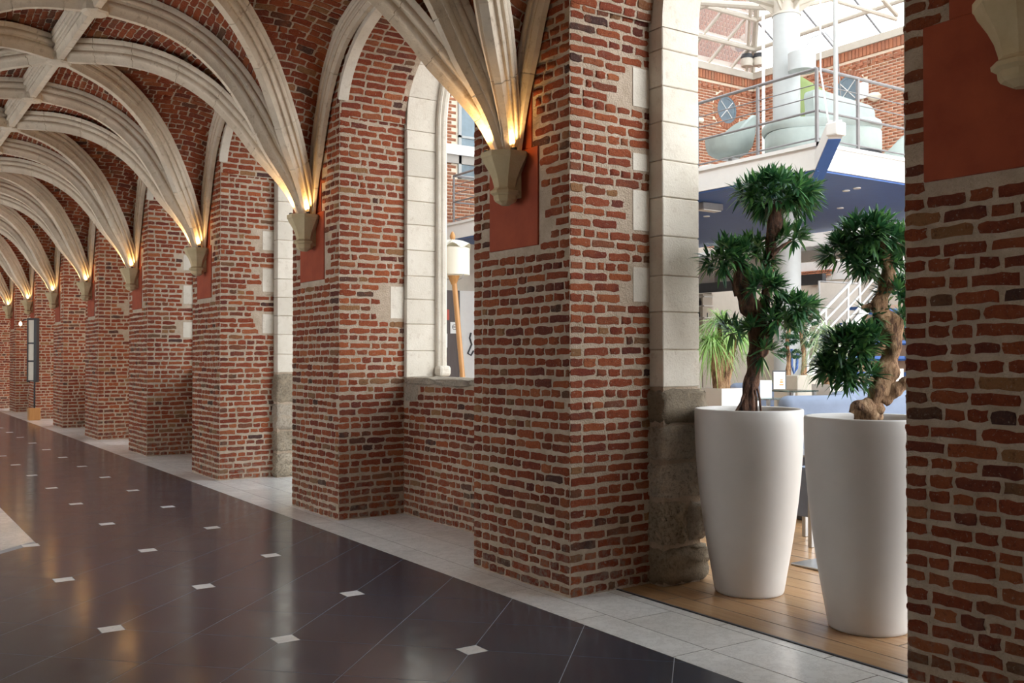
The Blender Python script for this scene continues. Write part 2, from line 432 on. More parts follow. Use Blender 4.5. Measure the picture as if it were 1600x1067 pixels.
def wall_curve(k, side, dirn):
    y = pier_y(k); X = XR + side * (XW - XR + .01)
    return crs([(X, y + dirn * (BAY / 2 - o), z) for o, z in WALLC], NS)
def wall_top(o):
    o = abs(o)
    for (a, za), (b, zb) in zip(WALLC, WALLC[1:]):
        if b <= o <= a: return za + (zb - za) * (a - o) / (a - b)
    return 3.03

# ceiling ------------------------------------------------------------
ceil_mb = MB(); cl = Lay(); SURF = []
def web(A, B, Ymid, dome):
    T = 6; rows = []
    def S(i, t):
        p = A[i].lerp(B[i], t); q = i / (NS - 1)
        up = math.sin(PI * t) * dome * math.sin(PI * min(1, q * 1.0) * .5)
        return p + Vector((0, 0, up))
    V = [S(i, j / T) for i in range(NS) for j in range(T + 1)]
    Fc = [(i * (T + 1) + j, i * (T + 1) + j + 1, (i + 1) * (T + 1) + j + 1, (i + 1) * (T + 1) + j) for i in range(NS - 1) for j in range(T)]
    ceil_mb.add(V, Fc)
    inner = Vector((XR, Ymid, 2.0))
    mid = [S(i, .5) for i in range(NS)]; d = [0]
    for a, b in zip(mid, mid[1:]): d.append(d[-1] + (b - a).length)
    s = .25
    while s < d[-1] - .03:
        j = int(np.searchsorted(d, s)) - 1; fi = (s - d[j]) / (d[j + 1] - d[j])
        def SS(t): return S(j, t).lerp(S(j + 1, t), fi)
        L = (SS(1) - SS(0)).length
        x = random.uniform(.01, .1)
        while x < L - .06:
            l = random.uniform(.085, .11) if random.random() < .25 else random.uniform(.17, .225)
            l = min(l, L - x - .01)
            if l > .05:
                t = (x + l / 2) / L; P = SS(t); u = (SS(min(1, t + .05)) - SS(max(0, t - .05))).normalized()
                vq = (S(j + 1, t) - S(j, t)); pitch = vq.length / max(1e-6, (mid[j + 1] - mid[j]).length) * COURSE
                v = vq.normalized(); n = u.cross(v).normalized()
                if n.dot(inner - P) < 0: n = -n
                v = n.cross(u) if n.cross(u).dot(v) > 0 else -n.cross(u)
                h = min(.056, pitch - .012)
                if h > .02: cl.put(P + n * .003, u, n, v, l, h, random.uniform(-.03, .03))
            x += l + random.uniform(.013, .022)
        s += COURSE
for k in range(KMIN - 1, KMAX + 1):
    for side in (1, -1):
        for dn in (1, -1):
            ym = pier_y(k) + dn * BAY / 2
            D = rib_curve(k, side, dn); W = wall_curve(k, side, dn); T_ = rib_curve(k, side, 0)
            web(D, W, ym, .07); web(T_, D, ym, .07)
ceiling = struct('ceiling', mesh('ceiling', ceil_mb.V, ceil_mb.F, 'mortar'), 'brick ribbed vault over the corridor with pale stone ribs', 'ceiling')
cl.finish(ceiling, 300)

HALF = [(.0, .235), (.030, .235), (.036, .215), (.040, .185), (.052, .165), (.070, .172), (.080, .158), (.078, .135), (.066, .118), (.074, .098), (.095, .100), (.108, .085), (.106, .062), (.094, .048), (.112, .036), (.116, .0)]
FULL = [(-a, d) for a, d in HALF[:0:-1]] + [(a, d) for a, d in HALF]
def rib(name, path, parent, L=None, scale=1.0, joints=.55, basescale=True, prof=FULL, m='rib', centre=None):
    n = len(path); L = Vector(L) if L is not None else None
    cen = centre if centre is not None else Vector((XR, path[0].y, 1.5))
    mb = MB(); rings = []; dist = 0; nextj = joints * random.uniform(.5, 1)
    tot = sum((b - a).length for a, b in zip(path, path[1:]))
    for i, p in enumerate(path):
        t = (path[min(i + 1, n - 1)] - path[max(0, i - 1)]).normalized()
        if L is None:
            dv = path[-1] - path[0]; lat = Vector((0, 0, 1)).cross(Vector((dv.x, dv.y, 0))).normalized()
        else: lat = L
        N = t.cross(lat).normalized()
        if N.dot(cen - p) < 0 and abs(N.dot(cen - p)) > 1e-4: N = -N
        if N.z > 0.02: N = -N
        f = (dist / tot)
        sw = scale * (min(1, .52 + f * 2.0) if basescale else 1)
        jw = 1.0
        if i and dist > nextj and i < n - 1:
            nextj += joints * random.uniform(.8, 1.2)
            for q, dd in ((1.0, -.004), (.955, -.003), (.955, .003), (1.0, .004)):
                rings.append([p + t * dd + lat * (a * sw * q) + N * (d * sw * q) for a, d in prof])
        else:
            rings.append([p + lat * (a * sw) + N * (d * sw) for a, d in prof])
        if i < n - 1: dist += (path[i + 1] - p).length
    mb.loft(rings, True, True)
    o = mb.out(name, m, parent); return smooth_edges(o, 50)
RB = MB()
for k in range(KMIN, KMAX + 1):
    for side in (1, -1):
        if side < 0 and k < 0: continue
        for dn in (0, 1, -1):
            rib('rib', rib_curve(k, side, dn), ceiling)
        if side > 0:
            for dn in (1, -1):
                WP = [Vector((XW - .05, p.y, p.z)) for p in wall_curve(k, 1, dn)]
                rib('rib', WP, ceiling, L=(1, 0, 0), scale=.72, centre=Vector((XW, pier_y(k) + dn * BAY / 2, 2.0)))
for j in range(2 * (KMIN) - 1, 2 * KMAX + 1):
    y0 = P0 + BAY / 2 * j; path = [Vector((XR, y0 + BAY / 2 * i / 6, ZC + RISE)) for i in range(7)]
    rib('ridge_rib', path, ceiling, L=(1, 0, 0), basescale=False, joints=.6, centre=Vector((XR, y0, 0)))
    b = MB(); zc = ZC + RISE
    b.lathe((XR, y0, 0), [(.10, zc - .05), (.13, zc - .20), (.13, zc - .245), (.105, zc - .262), (.05, zc - .268)], 8)
    b.out('boss', 'rib', ceiling)

# right wall -----------------------------------------------------------
wall_mb = MB(); wl = Lay()
for k in range(KMIN - 1, KMAX):
    ym = pier_y(k) + BAY / 2; N_ = 24
    os_ = [-OF * math.cos(PI * i / N_) for i in range(N_ + 1)]
    for a, b in zip(os_, os_[1:]):
        za, zb = (farch(a) or 3.95), (farch(b) or 3.95); za = max(za, 3.95); zb = max(zb, 3.95)
        V = [(XW, ym + a, za), (XW, ym + b, zb), (XW, ym + b, 5.3), (XW, ym + a, 5.3), (XB, ym + a, za), (XB, ym + b, zb), (XB, ym + b, 5.3), (XB, ym + a, 5.3)]
        wall_mb.add(V, [(0, 1, 2, 3), (0, 4, 5, 1), (3, 2, 6, 7), (5, 4, 7, 6)])
    # bricks above the arch on the corridor face
    lay_face(wl, (XW, ym + OF, 0), (0, -1, 0), (0, 0, 1), (-1, 0, 0), 2 * OF, 3.9, 5.0,
             ok=lambda x, z, L: z > max(farch(OF - x), farch(OF - x - L / 2), farch(OF - x + L / 2)) + .05 and z < wall_top(OF - x) + .02)
    # soffit bricks: rows climb the arch
    s = 0; pts = [Vector((0, o, max(3.95, farch(o) or 3.95))) for o in [OF * math.cos(a * PI / 80) for a in range(81)]]
    rs = resample(pts, int(sum((b - a).length for a, b in zip(pts, pts[1:])) / COURSE))
    for i in range(len(rs) - 1):
        P = (rs[i] + rs[i + 1]) / 2; v = (rs[i + 1] - rs[i]).normalized(); n = Vector((1, 0, 0)).cross(v)
        if n.z > 0: n = -n
        x = random.uniform(.01, .03)
        while x < XB - XW - .05:
            l = random.choice([.1, .2, .205, .19, .21]); l = min(l, XB - XW - x - .01)
            if l > .04: wl.put(Vector((XW + x + l / 2, ym + P.y, P.z)) + n * .002, Vector((1, 0, 0)), n, v, l, .054, random.uniform(-.02, .02))
            x += l + .018
WINDOWS = {0, 2, 4, 6}
def ohw(k): return 1.22 if k in WINDOWS else 1.14
RAR = 1.35
def oarch(o, hw): o = abs(o); return 3.9 + math.sqrt(max(0, RAR ** 2 - (o + RAR - hw) ** 2))
for k in range(KMIN - 1, KMAX + 1):
    ym = pier_y(k) + BAY / 2; hw = ohw(k) + .012; N_ = 24
    # wall slab of the openings
    os_ = [-hw * math.cos(PI * i / N_) for i in range(N_ + 1)]
    for a, b in zip(os_, os_[1:]):
        za, zb = oarch(a, hw), oarch(b, hw)
        V = [(XB + .01, ym + a, za), (XB + .01, ym + b, zb), (XB + .01, ym + b, 9.1), (XB + .01, ym + a, 9.1), (XO - .01, ym + a, za), (XO - .01, ym + b, zb), (XO - .01, ym + b, 9.1), (XO - .01, ym + a, 9.1)]
        wall_mb.add(V, [(0, 1, 2, 3), (0, 4, 5, 1), (3, 2, 6, 7), (5, 4, 7, 6)])
    y0 = ym - BAY + ohw(k - 1) + .012; y1 = ym - hw
    wall_mb.box((XB + .01, y0, -.02), (XO - .01, y1, 9.1))
    if k in WINDOWS:
        wall_mb.box((XB, ym - BAY / 2 + HPB - .03, -.02), (XO, ym + BAY / 2 - HPB + .03, 1.33))
        yR = ym + BAY / 2 - HPB; Wp = BAY - 2 * HPB
        lay_face(wl, (XB, yR, 0), (0, -1, 0), (0, 0, 1), (-1, 0, 0), Wp, .02, 1.31, ok=lambda x, z, L: not (x < .32 and z > 1.12))
wsoff = MB(); 
wall_right = struct('wall_right', mesh('wall_right', wall_mb.V, wall_mb.F, 'mortar'), 'brick arcade wall above and between the piers on the courtyard side', 'wall')
wl.finish(wall_right, 300)
for k in range(KMIN, KMAX):
    ym = pier_y(k) + BAY / 2; rings = []
    for i in range(29):
        o = 1.235 * math.cos(PI * (i + 1.2) / 30.4); z = max(3.95, farch(o)); nz = Vector((0, -o * .55, -1.0)).normalized()
        base = Vector((0, ym + o, z)); rings.append([Vector((X, 0, 0)) + base + nz * d for X, d in ((XW - .03, .035), (XW + .075, .03), (XW + .08, -.02), (XW - .03, -.02))])
    w_ = MB(); w_.loft(rings); w_.out('white_arch_soffit', 'ashlar', wall_right)

# openings: stone surrounds ------------------------------------------------
def rough_block(a, b, amp, seed, m, name, parent, sub=7):
    amp *= 1.5
    rng = random.Random(seed); x0, y0, z0 = a; x1, y1, z1 = b
    sx, sy, sz = x1 - x0, y1 - y0, z1 - z0; V = []; Fc = []; idx = {}
    c = Vector(((x0 + x1) / 2, (y0 + y1) / 2, (z0 + z1) / 2))
    def vert(i, j, k):
        key = (i, j, k)
        if key not in idx:
            p = Vector((x0 + sx * i / sub, y0 + sy * j / sub, z0 + sz * k / sub))
            e = sum(1 for q in key if q in (0, sub))
            d = (p - c); d = Vector((d.x / sx, d.y / sy, d.z / sz))
            p -= Vector((d.x, d.y, d.z)) * (e - 1) * .022
            p += Vector((rng.uniform(-amp, amp), rng.uniform(-amp, amp), rng.uniform(-amp, amp) * .6))
            idx[key] = len(V); V.append(p)
        return idx[key]
    R = range(sub)
    for i in R:
        for j in R:
            Fc.append((vert(i, j, 0), vert(i, j + 1, 0), vert(i + 1, j + 1, 0), vert(i + 1, j, 0)))
            Fc.append((vert(i, j, sub), vert(i + 1, j, sub), vert(i + 1, j + 1, sub), vert(i, j + 1, sub)))
            Fc.append((vert(i, 0, j), vert(i + 1, 0, j), vert(i + 1, 0, j + 1), vert(i, 0, j + 1)))
            Fc.append((vert(i, sub, j), vert(i, sub, j + 1), vert(i + 1, sub, j + 1), vert(i + 1, sub, j)))
            Fc.append((vert(0, i, j), vert(0, i, j + 1), vert(0, i + 1, j + 1), vert(0, i + 1, j)))
            Fc.append((vert(sub, i, j), vert(sub, i + 1, j), vert(sub, i + 1, j + 1), vert(sub, i, j + 1)))
    o = link(name, mesh(name, V, Fc, m, True), parent); return o
nw = nd = 0
for k in range(KMIN, KMAX):
    ym = pier_y(k) + BAY / 2; hw = ohw(k); win = k in WINDOWS
    if win: nw += 1; par = struct('window_%d' % nw, None, 'open arched stone window above a brick parapet, %s from the camera' % ['nearest', 'second', 'third', 'fourth'][nw - 1], 'window')
    else: nd += 1; par = struct('door_%d' % nd, None, 'open stone-jambed archway to the courtyard, %s from the camera' % ['nearest', 'second', 'third', 'fourth'][nd - 1], 'doorway')
    for sgn in (1, -1):
        yin = ym + sgn * hw; yout = ym + sgn * (BAY / 2 - HPB + .06)
        z = 1.38; i = 0
        while z < 3.9 - .01:
            h = min(.257 + random.uniform(-.02, .02), 3.9 - z)
            if 3.9 - z - h < .1: h = 3.9 - z
            j = random.uniform(-.003, .003); mb = MB()
            mb.bbox((XB - .002 + j, min(yin, yout), z + .003), (XO, max(yin, yout), z + h - .002), .006, 1)
            mb.out('stone_block', 'ashlar', par); z += h
        # voussoirs
        a0 = 0; amax = math.acos((RAR - hw) / RAR); nv = 6
        for q in range(nv):
            aa, ab = amax * q / nv + .002, amax * (q + 1) / nv - .002
            rings = []
            for X in (XB - .002, XO):
                row = []
                for r, seq in ((RAR, range(4)), (RAR + .30, range(3, -1, -1))):
                    for e in seq:
                        an = aa + (ab - aa) * e / 3
                        row.append((X, ym + sgn * (hw - RAR + r * math.cos(an)), 3.9 + r * math.sin(an)))
                rings.append(row)
            mb = MB(); mb.loft(rings); mb.out('stone_block', 'ashlar', par)
        if win:   # moulded frame on the courtyard edge
            path = [Vector((XO + .03, ym + sgn * hw, 1.40)), Vector((XO + .03, ym + sgn * hw, 2.6)), Vector((XO + .03, ym + sgn * hw, 3.9))]
            path += [Vector((XO + .03, ym + sgn * (hw - RAR + RAR * math.cos(an)), 3.9 + RAR * math.sin(an))) for an in [amax * i / 12 for i in range(1, 13)]]
            pf = [(-.05, -.03), (-.05, .05), (-.035, .062), (-.02, .05), (0, .07), (.03, .075), (.05, .06), (.05, -.03)]
            mb = MB(); rings = []
            for i, p in enumerate(path):
                t = (path[min(i + 1, len(path) - 1)] - path[max(0, i - 1)]).normalized(); N = Vector((1, 0, 0)).cross(t)
                if N.dot(Vector((p.x, ym, 2.5)) - p) < 0: N = -N
                rings.append([p + Vector((a, 0, 0)) + N * d for a, d in pf])
            mb.loft(rings); mb.out('frame_moulding', 'ashlar', par)
            mb = MB(); mb.bbox((XO - .04, min(yin, yin - sgn * .13), 1.39), (XO + .10, max(yin, yin - sgn * .13), 1.50), .03); mb.out('moulding_base', 'ashlar', par)
        else:
            # rough lower stones
            zz = [0, .27, .60, .86, 1.12, 1.375] if k == KMIN else [0, .33, .62, .98, 1.375]
            for i, (za, zb) in enumerate(zip(zz, zz[1:])):
                ex = random.uniform(0, .05)
                y_a, y_b = min(yin - sgn * .03, yout), max(yin - sgn * .03, yout)
                m = 'rubble' if i in (0, 1, len(zz) - 2) else 'rubble2'
                if i == 1 and k == KMIN:
                    rough_block((XB - .01, y_a, za + .01), (XB + .20, y_b, zb - .012), .010, 5 * i + k, m, 'rough_stone', par)
                    rough_block((XB + .225, y_a, za + .03), (XO + .05, y_b, zb - .03), .008, 5 * i + k + 3, 'rubble2', 'rough_stone', par)
                else:
                    rough_block((XB - .02, y_a, za + .008), (XO + .03 + ex, y_b, zb - .008), .011, 5 * i + k, m, 'rough_stone', par)
            mb = MB(); mb.box((XB, min(yin, yout), 0), (XO, max(yin, yout), 1.37)); mb.out('mortar_bed', 'mortar', par)
    if win:
        n_ = 4; L0 = ym + hw + .02; Wd = 2 * hw + .04
        for i in range(n_):
            rough_block((XB - .02 - random.uniform(0, .02), L0 - Wd * (i + 1) / n_ + .004, 1.32 - random.uniform(0, .03)), (XO + .02, L0 - Wd * i / n_ - .004, 1.39), .007, 40 + i + k, 'rubble2', 'sill_stone', par)
        rough_block((XB - .012, ym + BAY / 2 - HPB - .30, 1.14), (XB + .1, ym + BAY / 2 - HPB - .01, 1.33), .006, 60 + k, 'rubble2', 'corner_stone', par)

# piers ---------------------------------------------------------------
ORD = ['cut by the right picture edge', 'left of the planters', 'left of the near window', 'fourth from right', 'fifth from right', 'sixth from right', 'seventh from right', 'second from left edge', 'at the left edge']
for k in range(KMIN, KMAX + 1):
    y = pier_y(k); kk = k - KMIN
    pr = thing('brick_pier', 'red brick arcade pier with plaster panel, ' + ORD[kk], 'pier', (0, 0, 0), 'brick piers of the arcade')
    mb = MB()
    mb.loft([[(XW, y - HP, z), (XB + .02, y - HPB, z), (XB + .02, y + HPB, z), (XW, y + HP, z)] for z in (0, 5.3)]); mb.out('core', 'mortar', pr)
    ly = Lay()
    pw = .50 if k == -1 else .31; pc = y + (.06 if k > -1 else 0)
    def okf(x, z, L, pw=pw, y=y, pc=pc):
        Y = y + HP - x
        if z > wall_top(BAY / 2 - abs(Y - y)) + .05: return False
        return not (abs(Y - pc) < pw + L / 2 - .01 and 2.345 < z < 3.08) and not (abs(Y - pc) < pw * .75 + L / 2 - .01 and z > 3.0 and z < 3.75)
    lay_face(ly, (XW, y + HP, 0), (0, -1, 0), (0, 0, 1), (-1, 0, 0), 2 * HP, .0, 4.4, okf, .5)
    # near side, facing the camera
    dv = Vector((XB - XW, HP - HPB, 0)); Wd = dv.length; u = dv.normalized(); n = Vector((u.y, -u.x, 0))
    quo = [(1.98, 2.22), (2.48, 2.76), (3.35, 3.62), (2.90, 3.02)] if k == 0 else ([(1.98, 2.30)] if k == 1 else [(1.9, 2.15), (2.45, 2.75), (3.0, 3.25)])
    def oks(x, z, L, quo=quo, Wd=Wd):
        return not any(a - .03 < z < b + .03 and x + L / 2 > Wd - .17 for a, b in quo)
    lay_face(ly, (XW, y - HP, 0), u, (0, 0, 1), n, Wd, 0, 3.97, oks)
    if k < 4:
        u2 = Vector((XB - XW, -(HP - HPB), 0)).normalized(); n2 = Vector((-u2.y, u2.x, 0))
        lay_face(ly, (XW, y + HP, 0), u2, (0, 0, 1), n2, Wd, 0, 3.97)
    ly.finish(pr, 300 if k < 3 else (220 if k < 6 else 120))
    for (a, b) in quo:
        P = Vector((XW, y - HP, 0)) + u * (Wd - .16); Q = Vector((XW, y - HP, 0)) + u * (Wd - .005)
        mb = MB(); r = []
        for z in (a, b): r.append([P + n * .006 + Vector((0, 0, z)), Q + n * .006 + Vector((0, 0, z)), Q - n * .03 + Vector((0, 0, z)), P - n * .03 + Vector((0, 0, z))])
        mb.loft(r); mb.out('quoin_stone', 'ashlar', pr)
    mb = MB(); mb.bbox((XW - .012, pc - pw, 2.37), (XW + .02, pc + pw, 3.06), .004, 1); mb.out('plaster_panel', 'panel', pr)
    mb = MB(); mb.bbox((XW - .010, pc - pw * .75, 3.06), (XW + .02, pc + pw * .75, 3.70), .004, 1); mb.out('plaster_panel', 'panel', pr)
    # capital
    cp = thing('stone_corbel', 'pale stone corbel under the ribs, on the pier ' + ORD[kk], 'corbel', (XW, y, 2.67), 'stone corbels under the vault ribs')
    cx = XW - .115
    def oct_(r, z): return [Vector((cx + r * math.cos(PI / 8 + PI / 4 * i) * .98, y + r * math.sin(PI / 8 + PI / 4 * i), z)) for i in range(8)]
    sc = 1.0
    mb = MB()
    mb.loft([oct_(r * sc, z) for r, z in [(.178, 3.03), (.178, 2.995), (.170, 2.985), (.160, 2.96), (.150, 2.945), (.122, 2.90), (.098, 2.85), (.084, 2.80), (.080, 2.775)]][::-1]); mb.out('bell', 'capital', cp)
    mb = MB(); mb.loft([oct_(r, z) for r, z in [(.03, 2.665), (.075, 2.69), (.085, 2.705), (.088, 2.73), (.110, 2.745), (.112, 2.762), (.090, 2.775), (.08, 2.79)]]); mb.out('collar', 'capital', cp)
    mb = MB(); mb.box((cx, y - .05, 2.72), (XW + .02, y + .05, 3.0)); mb.out('tail_block', 'capital', cp)
    # uplighter
    for sg in (-1, 1):
        ul = thing('uplighter', 'small uplighter on %s side of corbel, pier ' % ('near' if sg < 0 else 'far') + ORD[kk], 'light', (XW - (.235 if sg > 0 else .13), y + (.06 if sg > 0 else -.135), 3.03), 'uplighters on the corbels')
        mb = MB(); mb.lathe((XW - (.235 if sg > 0 else .13), y + (.06 if sg > 0 else -.135), 3.031), [(.018, 0), (.02, .004), (.02, .02), (.016, .024)], 12); mb.out('housing', 'dark', ul)
        ld = bpy.data.lights.new('uplight', 'SPOT'); ld.energy = UP_W * (1 if sg > 0 else .45); ld.color = WARM; ld.spot_size = math.radians(120); ld.spot_blend = .8; ld.shadow_soft_size = .015
        lo = bpy.data.objects.new('uplight', ld); COL.objects.link(lo); lo.parent = ul; lo.location = (-.0, 0, .035)
        lo.rotation_euler = (PI, -.30, 0)

# floor ------------------------------------------------------------------
floor_mb = MB()
floor_mb.box((-.9, -4, -.2), (3.65, 36, -.001))
floor = struct('floor', mesh('floor', floor_mb.V, floor_mb.F, 'grout'), 'polished black stone corridor floor with white inlays and marble border', 'floor')
mb = MB(); mb.box((3.65, -4, -.2), (21, 36, -.0012)); mb.out('screed', 'mgrout', floor)
def clip(poly, nx, ny, c):   # keep nx*x+ny*y >= c
    out = []
    for i, p in enumerate(poly):
        q = poly[(i + 1) % len(poly)]; dp = nx * p[0] + ny * p[1] - c; dq = nx * q[0] + ny * q[1] - c
        if dp >= 0: out.append(p)
        if (dp >= 0) != (dq >= 0): f = dp / (dp - dq); out.append((p[0] + (q[0] - p[0]) * f, p[1] + (q[1] - p[1]) * f))
    return out
def area(p): return abs(sum(a[0] * b[1] - b[0] * a[1] for a, b in zip(p, p[1:] + p[:1]))) / 2
def shrink(poly, g):
    if sum(a[0] * b[1] - b[0] * a[1] for a, b in zip(poly, poly[1:] + poly[:1])) < 0: poly = poly[::-1]
    out = poly
    for a, b in zip(poly, poly[1:] + poly[:1]):
        ex, ey = b[0] - a[0], b[1] - a[1]; l = math.hypot(ex, ey)
        if l < 1e-5: continue
        nx, ny = -ey / l, ex / l; out = clip(out, nx, ny, nx * a[0] + ny * a[1] + g)
        if len(out) < 3: return []
    return out
tiles = []
def add_tile(name, poly, m, gap=.0024, th=.012, z=0.0):
    poly = shrink(poly, gap)
    if len(poly) < 3 or area(poly) < 2e-4: return
    cx = sum(p[0] for p in poly) / len(poly); cy = sum(p[1] for p in poly) / len(poly)
    pr = proj((cx, cy, 0))
    if pr is None: s = 1e3
    else: s = pr[2] + (0 if -60 < pr[0] < 1660 and pr[1] < 1150 else 1e3)
    tiles.append((name, s, poly, m, z, th, cx, cy))
tt = .543; OX, OY = 2.834, 4.591; c45 = math.sqrt(.5)
def lat(i, j): return (OX + tt * c45 * (-i + j), OY + tt * c45 * (i + j))
wsd = .13
VA = 9.38 - 1.35 # diagonal edge Y - X
jdiag = None
for i in range(-60, 60):
    for j in range(-60, 60):
        q = [lat(i, j), lat(i, j + 1), lat(i + 1, j + 1), lat(i + 1, j)]
        cx = sum(p[0] for p in q) / 4; cy = sum(p[1] for p in q) / 4
        if not (-1.4 < cx < 4.1 and -3 < cy < 35.5): continue
        ci, cj = (i if i % 2 == 0 else i + 1), (j if j % 2 == 0 else j + 1)
        vx, vy = lat(ci, cj); dx, dy = cx - vx, cy - vy; l = math.hypot(dx, dy)
        # the corner cut follows the little square, whose sides run along the corridor
        if vx < 3.3 and not (vy - vx > VA and vx < 1.36): q = clip(q, dx / l, dy / l, (dx * vx + dy * vy) / l + wsd / 2)
        q = clip(q, -1, 0, -3.65); q = clip(q, 1, 0, -.85) if q else q
        if not q: continue
        if cy - cx > VA + .0:
            q = clip(q, 1, 0, 1.35)
        if q: add_tile('floor_tile', q, 'black')
        if i % 2 == 0 and j % 2 == 0:
            a = wsd / 2; sq = [(vx - a, vy - a), (vx + a, vy - a), (vx + a, vy + a), (vx - a, vy + a)]
for i in range(-60, 60, 2):
    for j in range(-60, 60, 2):
        vx, vy = lat(i, j); a = wsd / 2
        if -.9 < vx < 3.3 and -3 < vy < 35 and not (vy - vx > VA and vx < 1.36):
            sq = clip([(vx - a, vy - a), (vx + a, vy - a), (vx + a, vy + a), (vx - a, vy + a)], -1, 0, -3.65)
            if sq: add_tile('inlay_tile', sq, 'inlay')
# white area on the left
for gx in range(4):
    for gy in range(48):
        x1 = 1.35 - .55 * gx; x0 = x1 - .55; y0 = 7.0 + .6 * gy; y1 = y0 + .6
        q = [(x0, y0), (x1, y0), (x1, y1), (x0, y1)]; q = clip(q, -c45, c45, VA * c45)
        if q and y0 < 35: add_tile('marble_slab', q, 'marble', .0036)
# marble border rows
def row(x0, x1, ya, yb, L, off):
    y = ya - off
    while y < yb:
        l = L * random.uniform(.92, 1.08); a, b = max(y, ya), min(y + l, yb)
        if b - a > .05: add_tile('marble_slab', [(x0, a), (x1, a), (x1, b), (x0, b)], 'marble', .0036)
        y += l
row(3.65, 3.907, -3, 35, .80, .33); row(3.907, 4.297, -3, 35, .78, .1)
for k in range(KMIN - 1, KMAX + 1):
    ya = pier_y(k) - BAY / 2 if False else pier_y(k); yb = ya + BAY
    if k == -1: row(4.297, 4.38, ya, yb, .8, .2)
    elif k in WINDOWS: row(4.297, 4.71, ya, yb, .78, .3)
    else:
        for xx in (4.297, 4.70, 5.10, 5.5, 5.9): row(xx, min(xx + .4, 6.3), ya, yb, .78, .3)
# oak planks
def planks(x0, x1, ya, yb, wd=.21):
    x = x0
    while x < x1 - .02:
        xx = min(x + wd, x1); y = ya - random.uniform(0, 2)
        while y < yb:
            a, b = max(y, ya), min(y + 2.1, yb)
            if b - a > .05: add_tile('floor_plank', [(x, a), (xx, a), (xx, b), (x, b)], 'plank', .0045)
            y += 2.1
        x = xx
planks(4.40, 5.24, pier_y(-1), pier_y(0)); planks(5.24, 6.3, -3, 9.5); planks(6.3, 20.4, -3, 18.5)
for kind in ('floor_tile', 'inlay_tile', 'marble_slab', 'floor_plank'):
    T = sorted([t for t in tiles if t[0] == kind], key=lambda t: t[1]); lim = 300 if kind == 'floor_tile' else (160 if kind != 'floor_plank' else 200)
    jm = MB()
    for n_, (nm, s, poly, m, z, th, cx, cy) in enumerate(T):
        N_ = len(poly)
        if n_ < lim and s < 900:
            V = [(p[0] - cx, p[1] - cy, 0) for p in poly] + [(p[0] - cx, p[1] - cy, -th) for p in poly]
        else: V = [(p[0], p[1], 0) for p in poly] + [(p[0], p[1], -th) for p in poly]
        Fc = [list(range(N_))] + [(i, i + N_, (i + 1) % N_ + N_, (i + 1) % N_) for i in range(N_)]
        if n_ < lim and s < 900: link(nm, mesh(nm, V, Fc, m), floor, (cx, cy, 0))
        else: jm.add(V, Fc)
    if jm.V: jm.out(kind + 's_beyond', T[0][3], floor, stuff=True)
mb = MB(); mb.box((4.381, pier_y(-1) + HPB, -.01), (4.397, pier_y(0) - HPB, .006)); mb.out('edge_strip', 'dark', floor)

# left side, back, end, roof over the corridor -----------------------------------
lw = MB()  # window openings in this unseen wall are added for the daylight they admit
for k in range(-3, KMAX + 1):
    ym = pier_y(k) + BAY / 2
    if k < 0: lw.box((-.95, ym - BAY / 2, -.1), (-.30, ym + BAY / 2, 5.4)); continue  # bays near the camera left solid to keep the right pier dark
    lw.box((-.95, ym - BAY / 2, -.1), (-.30, ym - .75, 5.4)); lw.box((-.95, ym + .75, -.1), (-.30, ym + BAY / 2, 5.4))
    lw.box((-.95, ym - .75, 3.3), (-.30, ym + .75, 5.4)); lw.box((-.95, ym - .75, -.1), (-.30, ym + .75, 1.1))
wall_left = struct('wall_left', mesh('wall_left', lw.V, lw.F, 'plaster'), 'pale plastered arcade wall on the left, unseen, openings added to let daylight in', 'wall')
bw = MB(); bw.box((-.95, -3.3, -.1), (5.2, -3.0, 5.6)); struct('wall_back', mesh('wall_back', bw.V, bw.F, 'plaster'), 'plastered end wall behind the viewer', 'wall')
ew = MB(); ew.box((-.95, 33.6, -.1), (5.2, 33.9, 5.6)); wf = struct('wall_far', mesh('wall_far', ew.V, ew.F, 'mortar'), 'brick wall closing the far end of the corridor', 'wall')
le = Lay(); lay_face(le, (2.2, 33.6, 0), (1, 0, 0), (0, 0, 1), (0, -1, 0), 2.6, 0, 5.0); le.finish(wf, 60)
rf = MB(); rf.box((-1.0, -3.3, 5.32), (4.8, 34, 5.5)); struct('sky_block_slab', mesh('sky_block_slab', rf.V, rf.F, 'plaster'), 'unseen slab added above the vault to stop sky light leaking in', 'roof')  # out-of-view slab added to block sky light at the vault seams

# ------------------------------------------------------------------ planters and bonsai
def planter(label, x, y):
    t = thing('planter', label, 'planter', (x, y, 0))
    prof = [(.215, .0), (.225, .004), (.232, .02), (.252, .14), (.280, .30), (.305, .46), (.326, .62), (.343, .78), (.354, .92), (.360, 1.05), (.363, 1.15), (.363, 1.232), (.359, 1.241), (.348, 1.243), (.340, 1.238), (.338, 1.22), (.330, 1.13)]
    mb = MB(); mb.lathe((x, y, 0), prof, 64, False); smooth_edges(mb.out('pot', 'planter', t), 60)
    mb = MB(); mb.lathe((x, y, 0), [(.02, 1.155), (.15, 1.158), (.331, 1.15), (.325, 1.10)], 40); mb.out('soil', 'soil', t)
    return t
A1 = (5.10, 4.676); A2 = (5.01, 3.665)
planter('tall tapered white planter, left one of the pair, nearer the stone jamb', *A1)
planter('tall tapered white planter, right one, partly hidden by the near pier', *A2)

